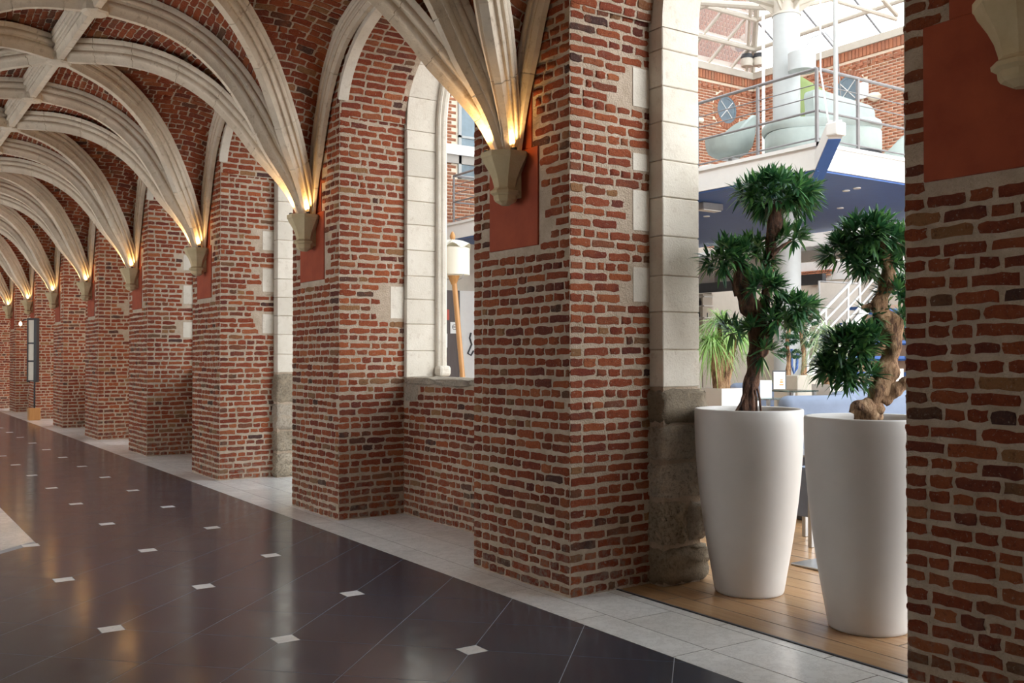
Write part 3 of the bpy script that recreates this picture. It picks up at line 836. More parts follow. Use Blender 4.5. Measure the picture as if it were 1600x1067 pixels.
def trunk(mb, pts, radii, seed, n=12, knob=.22, sub=6):
    rng = random.Random(seed); P = crs(pts, len(pts) * sub); R = np.interp(np.linspace(0, 1, len(P)), np.linspace(0, 1, len(radii)), radii)
    ph = [rng.uniform(0, 6) for _ in range(6)]; rings = []; up = Vector((1, 0, 0))
    for i, p in enumerate(P):
        t = (P[min(i + 1, len(P) - 1)] - P[max(0, i - 1)]).normalized(); up = (up - t * up.dot(t)).normalized(); sd = t.cross(up)
        ring = []
        for k in range(n):
            a = 2 * PI * k / n; s = i / sub
            r = R[i] * (1 + knob * math.sin(3 * a + ph[0] + s * 1.6) * .5 + knob * math.sin(2 * a - s * 2.3 + ph[1]) * .5 + knob * .6 * math.sin(s * 5 + ph[2]) + rng.uniform(-.05, .05))
            ring.append(p + (up * math.cos(a) + sd * math.sin(a)) * r)
        rings.append(ring)
    mb.loft(rings)
def leafmesh(mb, P, d, L, wd, droop=.15, seg=3):
    d = d.normalized(); s = d.cross(Vector((random.uniform(-.3, .3), random.uniform(-.3, .3), 1))).normalized(); nrm = s.cross(d)
    V = []; Fc = []
    ws = [.35, 1.0, .85, 0.06] if seg == 3 else [.6] + [1 - .9 * (i / seg) ** 2 for i in range(1, seg + 1)]
    for i in range(seg + 1):
        f = i / seg; c = P + d * L * f + Vector((0, 0, -1)) * droop * L * f * f; w_ = wd * ws[i] / 2
        V += [c - s * w_, c + s * w_ + nrm * w_ * .25]
    for i in range(seg): Fc.append((2 * i, 2 * i + 1, 2 * i + 3, 2 * i + 2))
    mb.add(V, Fc)
def pad(c, r, nros, rng, L=.128, wd=.019, nl=17):
    """foliage pad: rosettes spread through a flattened ellipsoid"""
    mb = MB(); c = Vector(c)
    for _ in range(nros):
        while True:
            v = Vector((rng.uniform(-1, 1), rng.uniform(-1, 1), rng.uniform(-.7, 1)))
            if .05 < v.length < 1: break
        v = v.normalized() * (rng.uniform(.35, 1) ** .6)
        P = c + Vector((v.x * r[0], v.y * r[1], v.z * r[2]))
        ax = (Vector((v.x, v.y, v.z * .8 + .35)) + Vector((rng.uniform(-.2, .2), rng.uniform(-.2, .2), rng.uniform(-.2, .2)))).normalized()
        a = ax.orthogonal().normalized(); b = ax.cross(a)
        for i in range(nl):
            an = i * 2.4 + rng.random(); el = rng.uniform(.15, 1.35)
            d = ax * math.cos(el) + (a * math.cos(an) + b * math.sin(an)) * math.sin(el)
            leafmesh(mb, P + d * .008, d, L * rng.uniform(.7, 1.1), wd, rng.uniform(.05, .25))
    return mb
rng = random.Random(3)
DT = 6.73
def T1(x, y, dd=0): return atD(x, y, DT + dd)
b1 = thing('bonsai_tree', 'dark-trunked bonsai tree with spiky green leaf pads in left white planter', 'tree', (A1[0], A1[1], 1.155))
mb = MB()
trunk(mb, [T1(1165, 655), T1(1170, 610), T1(1180, 570), T1(1180, 530, .03), T1(1180, 500, .02), T1(1168, 470), T1(1158, 440), T1(1152, 408)], [.055, .052, .048, .046, .052, .062, .052, .03], 11)
smooth_edges(mb.out('trunk', 'bark_dark', b1), 80)
mb = MB(); trunk(mb, [T1(1182, 530), T1(1192, 490, .05), T1(1198, 450, .06), T1(1204, 400, .05), T1(1203, 372, .02), T1(1212, 345), T1(1216, 315)], [.032, .034, .032, .028, .036, .042, .026], 12, knob=.28)
smooth_edges(mb.out('branch', 'bark_dark', b1), 80)
mb = MB(); trunk(mb, [T1(1182, 560), T1(1190, 548, -.02), T1(1192, 530, -.03), T1(1204, 515, -.03), T1(1222, 495, -.03)], [.03, .045, .03, .034, .015], 13)
smooth_edges(mb.out('branch', 'bark_dark', b1), 80)
mb = MB(); trunk(mb, [T1(1152, 462), T1(1145, 440, .02), T1(1128, 418, .03)], [.02, .014, .008], 14, n=8)
mb.out('branch', 'bark_dark', b1)
mb = MB(); trunk(mb, [T1(1205, 400), T1(1222, 385, .02), T1(1236, 376, .03)], [.02, .012, .008], 15, n=8); mb.out('branch', 'bark_dark', b1)
for (xa, ya, xb, yb) in ((1170, 600, 1143, 655), (1180, 590, 1190, 655), (1176, 585, 1183, 655), (1172, 560, 1176, 655)):
    mb = MB(); mb.tube([T1(xa, ya), T1((xa + xb) / 2 + 2, (ya + yb) / 2, -.06), T1(xb, yb, -.05)], [.010, .008, .008], 6); mb.out('aerial_root', 'bark_dark', b1)
for (x, y, dd, rx, rz, n_) in ((1215, 302, 0, .275, .105, 100), (1246, 318, .04, .10, .06, 10), (1130, 402, 0, .115, .085, 24), (1175, 398, .06, .14, .095, 34), (1192, 448, -.05, .12, .07, 22), (1236, 372, 0, .09, .07, 13),
                           (1240, 482, -.03, .13, .06, 24), (1215, 500, -.05, .10, .05, 12), (1150, 515, .02, .11, .04, 9), (1178, 514, -.06, .04, .03, 3), (1196, 550, -.05, .05, .04, 7)):
    pad(T1(x, y, dd), (rx, rx * .9, rz), n_, rng).out('foliage', 'leaf', b1, stuff=True)
D2 = 5.84
def T2(x, y, dd=0): return atD(x, y, D2 + dd)
b2 = thing('bonsai_tree', 'gnarled pale-brown bonsai tree with spiky green leaf pads, in right white planter', 'tree', (A2[0], A2[1], 1.155))
mb = MB()
trunk(mb, [T2(1352, 668), T2(1362, 640), T2(1376, 605), T2(1389, 570, .02), T2(1394, 535, .02), T2(1388, 505, 0), T2(1374, 478, 0), T2(1384, 452, .02), T2(1388, 425, .02), T2(1382, 398, 0), T2(1374, 372)], [.075, .062, .058, .062, .055, .068, .05, .04, .042, .038, .02], 21, n=14, knob=.24)
smooth_edges(mb.out('trunk', 'bark_light', b2), 80)
mb = MB(); trunk(mb, [T2(1378, 625), T2(1395, 612, -.03), T2(1412, 600, -.04), T2(1430, 585, -.04)], [.045, .04, .038, .02], 22); smooth_edges(mb.out('branch', 'bark_light', b2), 80)
mb = MB(); trunk(mb, [T2(1372, 640), T2(1352, 634, -.06), T2(1336, 634, -.07), T2(1330, 645, -.07)], [.05, .042, .035, .018], 23); smooth_edges(mb.out('root', 'bark_light', b2), 80)
mb = MB(); trunk(mb, [T2(1372, 480), T2(1358, 478), T2(1346, 480)], [.035, .02, .006], 24, n=8); mb.out('snag', 'bark_light', b2)
mb = MB(); trunk(mb, [T2(1385, 540), T2(1362, 545, -.05), T2(1340, 552, -.08)], [.02, .015, .01], 25, n=8); mb.out('branch', 'bark_light', b2)
mb = MB(); trunk(mb, [T2(1388, 440), T2(1402, 450, 0.03), T2(1412, 455, .05)], [.02, .013, .009], 26, n=8); mb.out('branch', 'bark_light', b2)
for (x, y, dd, rx, rz, n_) in ((1360, 365, 0, .17, .085, 46), (1318, 392, .02, .11, .07, 24), (1395, 380, .05, .12, .10, 24), (1375, 412, .05, .11, .05, 12), (1345, 412, 0, .10, .04, 9),
                           (1325, 545, -.08, .13, .11, 40), (1350, 535, -.10, .10, .09, 18), (1322, 588, -.08, .09, .05, 14), (1296, 578, -.06, .07, .06, 10), (1348, 590, -.04, .06, .04, 6),
                           (1402, 462, .04, .10, .08, 18), (1400, 500, .06, .09, .07, 10), (1360, 492, .04, .05, .03, 4)):
    pad(T2(x, y, dd), (rx, rx * .9, rz), n_, rng, L=.112).out('foliage', 'leaf', b2, stuff=True)

# ------------------------------------------------------------------ courtyard walls
XF, YF, ZT = 20.5, 18.6, 9.2
def wall_bricks(face, holes, m='fbrick'):
    """rows of simple boxes with joints; face: (origin,u,n,W,z0,z1)"""
    O, u, n, W, z0, z1 = face; O = Vector(O); u = Vector(u); n = Vector(n)
    V = []; L = []; S = []; off = 0; ls = 0; k = 0; z = z0; c = .0745
    base = [(0, 3, 2, 1), (0, 1, 5, 4), (1, 2, 6, 5), (2, 3, 7, 6), (3, 0, 4, 7)]
    while z < z1 - .05:
        x = -(.115 if k % 2 else 0); h = k % 2
        while x < W:
            l = .215
            x0, x1 = max(x, 0), min(x + l, W); xc = (x0 + x1) / 2
            x += l + .014
            if x1 - x0 < .04 or any(hf(xc, z + .03) for hf in holes): continue
            P = O + u * xc; pr = proj((P.x, P.y, z))
            if pr is None or not (-150 < pr[0] < 1750 and -150 < pr[1] < 1200): continue
            d = .006 + random.uniform(0, .004)
            for (a, dd, zz) in ((x0, d, z), (x1, d, z), (x1, d, z + .058), (x0, d, z + .058), (x0, -.01, z), (x1, -.01, z), (x1, -.01, z + .058), (x0, -.01, z + .058)):
                q = O + u * a + n * dd; V.append((q.x, q.y, zz))
            for f in base: L += [i + off for i in f]; S.append(ls); ls += 4
            off += 8
        z += c; k += 1
    return np.array(V), np.array(L), S
def rx(p): return p.y
# left (end) wall at Y=YF
cL = atY(1135, 172, YF); cRr = atX(1325, 142, XF)
wx = (11.1, 12.3, 5.5, 7.35)
courtL = struct('wall_courtyard_end', None, 'sunlit brick end wall of the glazed courtyard with a round window', 'wall')
mb = MB(); mb.box((5.0, YF, 0), (XF, YF + .3, ZT)); mb.out('wall_core', 'fmortar', courtL)
hl = [lambda x, z: (5.0 + x - cL.x) ** 2 + (z - cL.z) ** 2 < .50 ** 2, lambda x, z: wx[0] - .05 < 5.0 + x < wx[1] + .05 and wx[2] < z < wx[3], lambda x, z: 5.9 < z < 6.2 and x < 7.3]
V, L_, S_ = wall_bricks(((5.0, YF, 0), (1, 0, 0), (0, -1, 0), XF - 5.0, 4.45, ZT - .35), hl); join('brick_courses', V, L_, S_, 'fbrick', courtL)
courtR = struct('wall_courtyard_side', None, 'sunlit brick long wall of the glazed courtyard with a round window', 'wall')
mb = MB(); mb.box((XF, -3, 0), (XF + .3, YF + .3, ZT)); mb.out('wall_core', 'fmortar', courtR)
hr = [lambda x, z: (YF - x - cRr.y) ** 2 + (z - cRr.z) ** 2 < .50 ** 2]
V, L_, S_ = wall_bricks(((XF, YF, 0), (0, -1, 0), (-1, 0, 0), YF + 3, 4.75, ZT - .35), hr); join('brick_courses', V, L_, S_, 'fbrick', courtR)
def cornice(par, O, u, n, W):
    O, u, n = Vector(O), Vector(u), Vector(n); mb = MB(); mb2 = MB(); i = 0
    x = 0
    while x < W:
        for (z0, z1, d, m_) in ((ZT - .30, ZT - .08, .06, mb), (ZT - .52, ZT - .44, .05 if i % 2 else .01, mb)):
            p = [O + u * (x + a) + n * dd for a, dd in ((0, d), (.085, d), (.085, -.02), (0, -.02))]
            m_.loft([[Vector((q.x, q.y, z)) for q in p] for z in (z0, z1)])
        x += .105; i += 1
    mb.out('cornice_bricks', 'fbrick', par, stuff=True)
    mb = MB(); p = [O + u * a + n * dd for a, dd in ((0, .12), (W, .12), (W, -.02), (0, -.02))]
    mb.loft([[Vector((q.x, q.y, z)) for q in p] for z in (ZT - .08, ZT + .10)]); mb.out('coping', 'cream', par)
cornice(courtL, (5.0, YF, 0), (1, 0, 0), (0, -1, 0), XF - 5.0); cornice(courtR, (XF, YF, 0), (0, -1, 0), (-1, 0, 0), YF + 3)
def round_window(par, c, u, n):
    c, u, n = Vector(c), Vector(u), Vector(n); zz = Vector((0, 0, 1)); w_ = MB()
    for i in range(28):
        a = 2 * PI * i / 28; b = a + 2 * PI / 28 * .8; V = []
        for d in (.03, -.05):
            for (r, an) in ((.36, a), (.50, a), (.50, b), (.36, b)): V.append(c + (u * math.cos(an) + zz * math.sin(an)) * r + n * d)
        w_.add(V, [(0, 1, 2, 3), (0, 4, 5, 1), (1, 5, 6, 2), (2, 6, 7, 3), (3, 7, 4, 0)])
    w_.out('arch_brick_ring', 'fbrick', par, stuff=True)
    f = MB(); R_ = []
    for i in range(33):
        a = 2 * PI * i / 32; R_.append([c + (u * math.cos(a) + zz * math.sin(a)) * r + n * d for r, d in ((.36, .02), (.36, -.06), (.30, -.06), (.30, .02))])
    f.loft(R_, False); fo = f.out('window_frame', 'wglass', par)
    g = MB(); g.add([c + (u * math.cos(2 * PI * i / 32) + zz * math.sin(2 * PI * i / 32)) * .31 + n * .004 for i in range(32)], [list(range(32))]); g.out('pane', 'wglass', fo)
    b_ = MB()
    for an in (PI / 4, 3 * PI / 4): d = u * math.cos(an) + zz * math.sin(an); b_.tube([c - d * .31 + n * .02, c + d * .31 + n * .02], .012, 6)
    b_.out('glazing_bar', 'white', fo)
round_window(courtL, cL, (1, 0, 0), (0, -1, 0)); round_window(courtR, cRr, (0, 1, 0), (-1, 0, 0))
# rectangular window, white band and cladding on the end wall
wn = MB(); wn.box((wx[0], YF - .02, wx[2]), (wx[1], YF + .1, wx[3])); wo = wn.out('window_pane', 'wglass', courtL)
fb = MB()
for (a, b, c_, d) in ((wx[0], wx[0] + .07, wx[2], wx[3]), (wx[1] - .07, wx[1], wx[2], wx[3]), (wx[0] + .56, wx[0] + .62, wx[2], wx[3]), (wx[0], wx[1], wx[3] - .07, wx[3]), (wx[0], wx[1], wx[2], wx[2] + .07), (wx[0], wx[1], wx[2] + .9, wx[2] + .95)):
    fb.box((a, YF - .06, c_), (b, YF - .02, d))
fb.out('window_frame', 'column', courtL)
mb = MB(); mb.box((5.0, YF - .12, 6.0), (12.3, YF, 6.22)); mb.out('white_band', 'white', courtL)
mb = MB(); mb.box((5.0, YF - .06, 5.82), (12.3, YF, 6.0)); mb.out('grey_band', 'grey', courtL)
# ground floor finishes
mb = MB(); mb.box((5.0, YF - .10, 0), (XF, YF - .015, 4.42)); mb.out('wall_finish', 'beige', courtL)
mb = MB(); mb.box((XF - .10, -3, 0), (XF - .015, YF - .1, 3.5)); mb.out('wall_finish', 'beige', courtR)
mb = MB(); mb.box((XF - .12, -3, 3.5), (XF - .015, YF - .1, 4.72)); mb.out('white_band', 'white', courtR)
a = atY(1083, 452, YF - .2)
def wallbox(par, name, x0, y0, x1, y1, m, off=.2, X=None, th=.06):
    if X is None:
        p, q = atY(x0, y0, YF - off), atY(x1, y1, YF - off); mb = MB(); mb.box((p.x, YF - off, q.z), (q.x, YF - off + th, p.z))
    else:
        p, q = atX(x0, y0, X), atX(x1, y1, X); mb = MB(); mb.box((X, min(p.y, q.y), q.z), (X + th, max(p.y, q.y), p.z))
    return mb.out(name, m, par)

# white reception block / service front under the balcony
sf = thing('service_front', 'grey panelled upper front with charcoal beam under the balcony', 'panelling', (14, 16.4, 0))
XS2 = 17.4
def sfb(name, x0, y0, x1, y1, m, X=XS2, th=.05):
    p, q = atX(x0, y0, X), atX(x1, y1, X); z1 = p.z; z0 = atX(x0, y1, X).z
    mb = MB(); mb.box((X, min(p.y, q.y), z0), (X + th, max(p.y, q.y), z1)); return mb.out(name, m, sf)
# built along the X = const plane
sfb('fascia_strip', 1060, 399, 1212, 405, 'white'); 
for i, (xa, xb) in enumerate(((1060, 1116), (1117, 1124), (1125, 1212))): sfb('front_panel', xa, 405, xb, 446, 'grey' if i != 1 else 'dsteel')
sfb('beam', 1060, 446, 1285, 460, 'beam', XS2 - .1, .12)
sfb('shelf_back', 1075, 460, 1112, 520, 'beige', XS2 + .1)
sh = thing('bar_shelves', 'bright bar shelving with dark bottles seen beside the stone jamb', 'shelf', (16, 17, 0))
for yy in (466, 480, 498, 512):
    p, q = atX(1078, yy, 17.3), atX(1112, yy, 17.3); mb = MB(); mb.box((17.05, min(p.y, q.y), p.z - .015), (17.35, max(p.y, q.y), p.z + .015)); mb.out('shelf', 'white', sh)
for i in range(2):
    p = atX((1080, 1109)[i], 500, 17.3); mb = MB(); mb.box((17.05, p.y - .02, 0), (17.35, p.y + .02, atX(1080, 462, 17.3).z)); mb.out('upright', 'cream', sh)
for i, (xx, yy) in enumerate(((1088, 480), (1094, 480), (1101, 480), (1086, 498), (1092, 498), (1098, 498), (1104, 498), (1090, 512), (1099, 512))):
    p = atX(xx, yy, 17.2); o = MB(); o.lathe((17.2, p.y, p.z + .016), [(.03, 0), (.034, .01), (.034, .12), (.012, .17), (.012, .21)], 10)
    oo = o.out('bottle', 'dark'); oo['label'] = '%s dark bottle from left on the %s bar shelf' % (('first', 'second', 'third', 'fourth')[(i if i < 3 else (i - 3 if i < 7 else i - 7))], 'top' if i < 3 else ('middle' if i < 7 else 'bottom')); oo['category'] = 'bottle'; oo['group'] = 'bottles on the bar shelves'

# ------------------------------------------------------------------ balcony
ZM = 4.40; XM, YM = 10.6, 8.5
bal = thing('balcony', 'white balcony slab with blue underside and angled corner', 'balcony', (XM, YM, 4.05))
mb = MB(); mb.box((XM, YM, 4.07), (16.0, 18.4, ZM)); mb.out('slab', 'white', bal)
mb = MB(); mb.box((XM + .03, YM + .03, 4.045), (15.95, 18.38, 4.069)); mb.out('underside', 'blue', bal)
for (x0, y0, x1, y1) in ((XM - .03, YM - .03, XM, 18.4), (XM - .03, YM - .03, 16.0, YM)):
    mb = MB(); mb.box((x0, y0, ZM - .03), (x1, y1, ZM + .02)); mb.out('edge_trim', 'white', bal)
for (x, y) in ((1108, 318), (1240, 336), (1313, 325), (1322, 298), (1339, 294), (1104, 338)):
    p = atZ(x, y, 4.04)
    if x == 1108:
        sp = thing('emergency_light', 'boxy light fitting on the blue balcony underside', 'light', (p.x, p.y, 4.04)); mb = MB(); mb.bbox((p.x - .22, p.y - .10, 3.93), (p.x + .22, p.y + .10, 4.044), .02); mb.out('housing', 'dsteel', sp); mb = MB(); mb.bbox((p.x - .19, p.y - .08, 3.915), (p.x + .19, p.y + .08, 3.93), .006); mb.out('diffuser', 'white', sp)
    else:
        mb = MB(); mb.lathe((p.x, p.y, 4.03), [(.05, 0), (.055, .005), (.055, .016)], 14); o = mb.out('downlight', 'white'); o['label'] = 'small white downlight in blue balcony underside, ' + {1240: 'above the bonsai crown', 1313: 'nearest the right bonsai', 1322: 'just right of the strut', 1339: 'farthest right', 1104: 'by the boxy light fitting'}[x]; o['category'] = 'light'; o['group'] = 'downlights under the balcony'
def railing(label, P, Q, posts, loc, up=1.02):
    r = thing('railing', label, 'railing', loc); P, Q = Vector(P), Vector(Q)
    for f in posts:
        p = P.lerp(Q, f); mb = MB(); mb.bbox((p.x - .02, p.y - .02, p.z), (p.x + .02, p.y + .02, p.z + up), .004, 1); mb.out('post', 'dsteel', r)
    for h_, rr, nm in ((up, .024, 'top_rail'), (.81, .008, 'bar'), (.65, .008, 'bar'), (.46, .018, 'mid_rail'), (.09, .012, 'bar')):
        mb = MB(); mb.tube([P + Vector((0, 0, h_)), Q + Vector((0, 0, h_))], rr, 8); mb.out(nm, 'dsteel', r)
    return r
c_ = (XM + .05, YM + .05, ZM); 
railing('grey metal railing along the long left edge of the balcony', c_, (XM + .05, 18.0, ZM), [0, .108, .235, .38, .53, .69, .85, 1], c_)
railing('grey metal railing along the right edge of the balcony', (XM + .09, YM + .05, ZM), (16, YM + .05, ZM), [.155, .36, .6, .85, 1], (XM + .3, YM + .05, ZM))
railing('short grey metal railing beside the end wall, seen through the window', (XM + .09, 18.0, ZM), (12.6, 18.0, ZM), [.3, .65, 1], (XM + .5, 18.0, ZM))
# corner strut and hanger rod
st = thing('hanger_strut', 'inclined white and blue strut carrying the balcony corner from a white rod', 'strut', (XM, YM, 4.0))
p1 = atD(1306, 198, 12.3); p0 = atD(1268, 288, 13.6)
ax = (p0 - p1).normalized(); sd = cR.copy(); sd = (sd - ax * sd.dot(ax)).normalized(); nn = ax.cross(sd)
def beam_(a, b, w1, w2, s1, s2):
    mb = MB(); mb.loft([[q + sd * x + nn * y for x, y in ((-w1, -w2), (w1, -w2), (w1, w2), (-w1, w2))] for q in (a, b)]); return mb
beam_(p1, p0, .085, .10, 0, 0).out('strut_body', 'white', st)
beam_(p1 + nn * .0 + ax * .12, p0, .08, .11, 0, 0).out('blue_face', 'blue', st)
mb = MB(); mb.bbox((p1.x - .09, p1.y - .09, p1.z - .12), (p1.x + .09, p1.y + .09, p1.z + .05), .02); mb.out('head_block', 'white', st)
mb = MB(); q = p1; mb.tube([q, (q.x, q.y, 9.9)], .028, 10); mb.out('hanger_rod', 'column', st)
p = atD(1282, 110, 12.9); q = atD(1296, 200, 12.35); mb = MB(); mb.tube([q, p, (p.x, p.y, 9.6)], .012, 6); mb.out('cable', 'white', st)
# column
cc = atD(1230, 400, 15.5); cc = Vector((cc.x, cc.y, 0))
co = thing('column', 'round white column rising through the balcony to the glass roof', 'column', (cc.x, cc.y, 0))
ztop = atD(1230, 24, 15.5).z
mb = MB(); mb.lathe((cc.x, cc.y, 0), [(.21, 0), (.21, ztop)], 40); smooth_edges(mb.out('shaft', 'column', co), 40)
mb = MB(); mb.lathe((cc.x, cc.y, ztop), [(.225, 0), (.225, .03), (.20, .04), (.20, .30), (.23, .32), (.23, .5)], 32); smooth_edges(mb.out('collar', 'cream', co), 30)
for k in range(6):
    a = k * PI / 3 + .3; e = Vector((math.cos(a), math.sin(a), 0)); mb = MB()
    mb.tube([cc + e * .18 + Vector((0, 0, ztop + .2)), cc + e * 2.6 + Vector((0, 0, ztop + 1.1))], .06, 8); mb.out('roof_arm', 'cream', co)
    mb = MB(); b0 = cc + e * .2 + Vector((0, 0, ztop)); mb.loft([[b0 + e * x + Vector((0, 0, z)) + Vector((-e.y, e.x, 0)) * s for x, z in ((0, .05), (.22, .2), (.22, .32), (0, .32))] for s in (-.012, .012)]); mb.out('bracket', 'cream', co)
# thin white rod at left of column
p = atD(1193, 200, 17.5); mb = MB(); mb.tube([(p.x, p.y, ZM), (p.x, p.y, 10.4)], .028, 8); o = mb.out('hanger_rod', 'white'); o['label'] = 'thin white vertical rod left of the big column'; o['category'] = 'rod'
# drum pendant
pc_ = atD(1253, 98, 15.0)
pe = thing('pendant_lamp', 'white drum pendant lamp hanging by the column above the balcony', 'lamp', (pc_.x, pc_.y, pc_.z - .13))
mb = MB(); mb.lathe((pc_.x, pc_.y, pc_.z - .13), [(.20, 0), (.205, .0), (.205, .27), (.19, .27), (.19, .02)], 36, False); smooth_edges(mb.out('shade', 'column', pe), 40)
mb = MB(); mb.lathe((pc_.x, pc_.y, pc_.z - .125), [(.02, 0), (.198, .0), (.198, .006), (.02, .006)], 36); mb.out('diffuser', 'column', pe)
mb = MB(); mb.tube([pc_ + Vector((0, 0, .14)), pc_ + Vector((.12, -.08, .38)), pc_ + Vector((.3, -.2, .46)), pc_ + Vector((.45, -.3, .25)), pc_ + Vector((.52, -.35, -1.2))], .008, 6); mb.out('cord', 'dsteel', pe)

# furniture on the balcony
def tub_chair(label, c, face, s=1.0):
    t = thing('tub_chair', label, 'armchair', c); c = Vector(c); mb = MB(); N_ = 40
    def rim(a):   # a = 0 at the back
        q = min(1, max(0, (math.cos(a) + .55) / 1.5)); return .34 + .40 * q * q * (3 - 2 * q)
    def wid(a): return .40
    rings = []
    for f, r in ((0, .12), (.12, .28), (.3, .37), (.6, .41), (.85, .42), (1.0, .43)):
        rings.append([c + Vector((math.cos(a + face) * (r + .05 * f * max(0, math.cos(a))) * s, math.sin(a + face) * r * s, (.26 + (rim(a) - .02) * f) * s)) for a in [2 * PI * i / N_ for i in range(N_)]])
    for f, r in ((1.0, .37), (.7, .34), (.45, .30), (.32, .2), (.32, .05)):
        rings.append([c + Vector((math.cos(a + face) * (r + .05 * f * max(0, math.cos(a))) * s, math.sin(a + face) * r * s, (.26 + (rim(a) if f > .5 else .5) * f) * s)) for a in [2 * PI * i / N_ for i in range(N_)]])
    mb.loft(rings); smooth_edges(mb.out('shell', 'fabric', t), 70)
    mb = MB(); mb.lathe(c, [(.035 * s, .03 * s), (.035 * s, .24 * s), (.16 * s, .25 * s), (.16 * s, .27 * s)], 16); mb.out('swivel_stem', 'steel', t)
    mb = MB(); mb.lathe(c, [(.24 * s, .0), (.24 * s, .012), (.05 * s, .03 * s)], 24); mb.out('base_plate', 'steel', t); return t
pp = atD(1141, 250, 15.2); tub_chair('grey-green tub chair on a swivel base behind the balcony railing', (pp.x, pp.y, ZM), math.radians(-20), .90)
# chaise
def prism(pts, z0, z1, r=.03):
    mb = MB(); c = sum((Vector((x, y, 0)) for x, y in pts), Vector()) / len(pts)
    rings = []
    for z, k in ((z0, .97), (z0 + r, 1), (z1 - r, 1), (z1 - r * .3, .985), (z1, .95)):
        rings.append([(c.x + (x - c.x) * k, c.y + (y - c.y) * k, z) for x, y in pts])
    mb.loft(rings); return mb
e1 = atD(1217, 236, 14.0); e2 = atD(1372, 226, 13.9); 
dx = Vector((e2.x - e1.x, e2.y - e1.y, 0)); Lc = dx.length; ux = dx.normalized(); vy = Vector((-ux.y, ux.x, 0))
if vy.dot(cF0) < 0: vy = -vy
pts = []
for i in range(40):
    a = 2 * PI * i / 40; ca, sa = math.cos(a), math.sin(a)
    X_ = math.copysign(abs(ca) ** .6, ca) * (Lc / 2 + .12); Y_ = math.copysign(abs(sa) ** .8, sa) * .55
    P = e1.lerp(e2, .5) + ux * X_ + vy * (Y_ + .35); pts.append((P.x, P.y))
ch = thing('lounge_sofa', 'long rounded grey daybed with tall back behind the balcony railing', 'sofa', (pts[0][0], pts[0][1], ZM))
smooth_edges(prism([(x, y) for x, y in pts], ZM + .10, ZM + .42, .03).out('base', 'fabric', ch), 50)
smooth_edges(prism([(e1.lerp(e2, .5).x + (x - e1.lerp(e2, .5).x) * 1.03, e1.lerp(e2, .5).y + .02 + (y - e1.lerp(e2, .5).y) * 1.03) for x, y in pts], ZM + .42, ZM + .56, .05).out('seat_cushion', 'fabric', ch), 50)
smooth_edges(prism([(x, y) for x, y in pts], ZM + .0, ZM + .10, .01).out('plinth', 'dark', ch), 50)
def slab(P, Q, z0, z1, th, m, name, par, lean=.12, top2=None):
    P, Q = Vector((P.x, P.y, 0)), Vector((Q.x, Q.y, 0)); u = (Q - P).normalized(); v = Vector((-u.y, u.x, 0))
    if v.dot(cF0) < 0: v = -v
    W = (Q - P).length; r = min(.12, W / 3); zt = z1 - z0; out = []
    prof = []
    for cx_, cz, a0 in ((W - r, zt - r, 0), (r, zt - r, PI / 2)):
        for i in range(6): an = a0 + PI / 2 * i / 5; prof.append((cx_ + r * math.cos(an), cz + r * math.sin(an)))
    prof += [(0, 0), (W, 0)]; rings = []
    for d, k in ((0, .96), (.02, 1), (th - .02, 1), (th, .96)):
        ring = []
        for x, z in prof:
            zz = z * (1 - (0 if top2 is None else top2 * x / W))
            ring.append(P + u * (W / 2 + (x - W / 2) * k) + v * (d + lean * zz) + Vector((0, 0, z0 + zt / 2 + (zz - zt / 2) * k)))
        rings.append(ring)
    mb = MB(); mb.loft(rings); return smooth_edges(mb.out(name, m, par), 45)
slab(atD(1276, 200, 14.3), atD(1372, 200, 14.9), ZM + .5, ZM + 1.12, .22, 'fabric', 'back_cushion', ch, .1, .22)
gs = thing('high_back_seat', 'olive green high-backed seat behind the grey daybed', 'seat', atD(1275, 200, 15.6) * 1.0)
slab(atD(1256, 200, 15.4), atD(1322, 200, 16.2), ZM + .02, ZM + 1.62, .14, 'green_fabric', 'back', gs, .05, .12)
mb = MB(); g_ = atD(1285, 200, 15.9); mb.bbox((g_.x - .3, g_.y - .1, ZM + .1), (g_.x + .4, g_.y + .5, ZM + .45), .05); mb.out('seat', 'green_fabric', gs)
pp = atD(1396, 232, 16.2); tub_chair('pale pointed easy chair at the right end of the balcony', (pp.x, pp.y, ZM), math.radians(-60), .8)
pp = atD(1206, 250, 17.2); 
tc = thing('side_table', 'small white cone-shaped table between tub chair and daybed', 'table', (pp.x, pp.y, ZM)); mb = MB(); mb.lathe((pp.x, pp.y, ZM), [(.30, 0), (.24, .08), (.10, .3), (.07, .42)], 20); mb.out('base', 'white', tc); mb = MB(); mb.lathe((pp.x, pp.y, ZM + .42), [(.22, 0), (.23, .02), (.22, .03)], 24); mb.out('top', 'white', tc)
pp = atD(1110, 262, 16.5); lt = thing('low_table', 'low pale table beside the tub chair at the balcony edge', 'table', (pp.x, pp.y, ZM)); mb = MB(); mb.bbox((pp.x - .35, pp.y - .35, ZM + .26), (pp.x + .35, pp.y + .35, ZM + .32), .01); mb.out('top', 'white', lt)
mb = MB(); mb.bbox((pp.x - .12, pp.y - .12, ZM), (pp.x + .12, pp.y + .12, ZM + .26), .01); mb.out('pedestal', 'white', lt)
wl_ = thing('wall_lamp', 'small round wall lamp right of the far round window', 'lamp', atX(1366, 152, XF - .05)); p = atX(1366, 152, XF - .1); mb = MB(); mb.lathe((p.x, p.y, p.z - .1), [(.03, 0), (.13, .05), (.17, .12), (.13, .19), (.03, .22)], 18); smooth_edges(mb.out('globe', 'shade', wl_)); mb = MB(); mb.box((p.x, p.y - .04, p.z - .04), (XF, p.y + .04, p.z + .04)); mb.out('bracket', 'white', wl_)
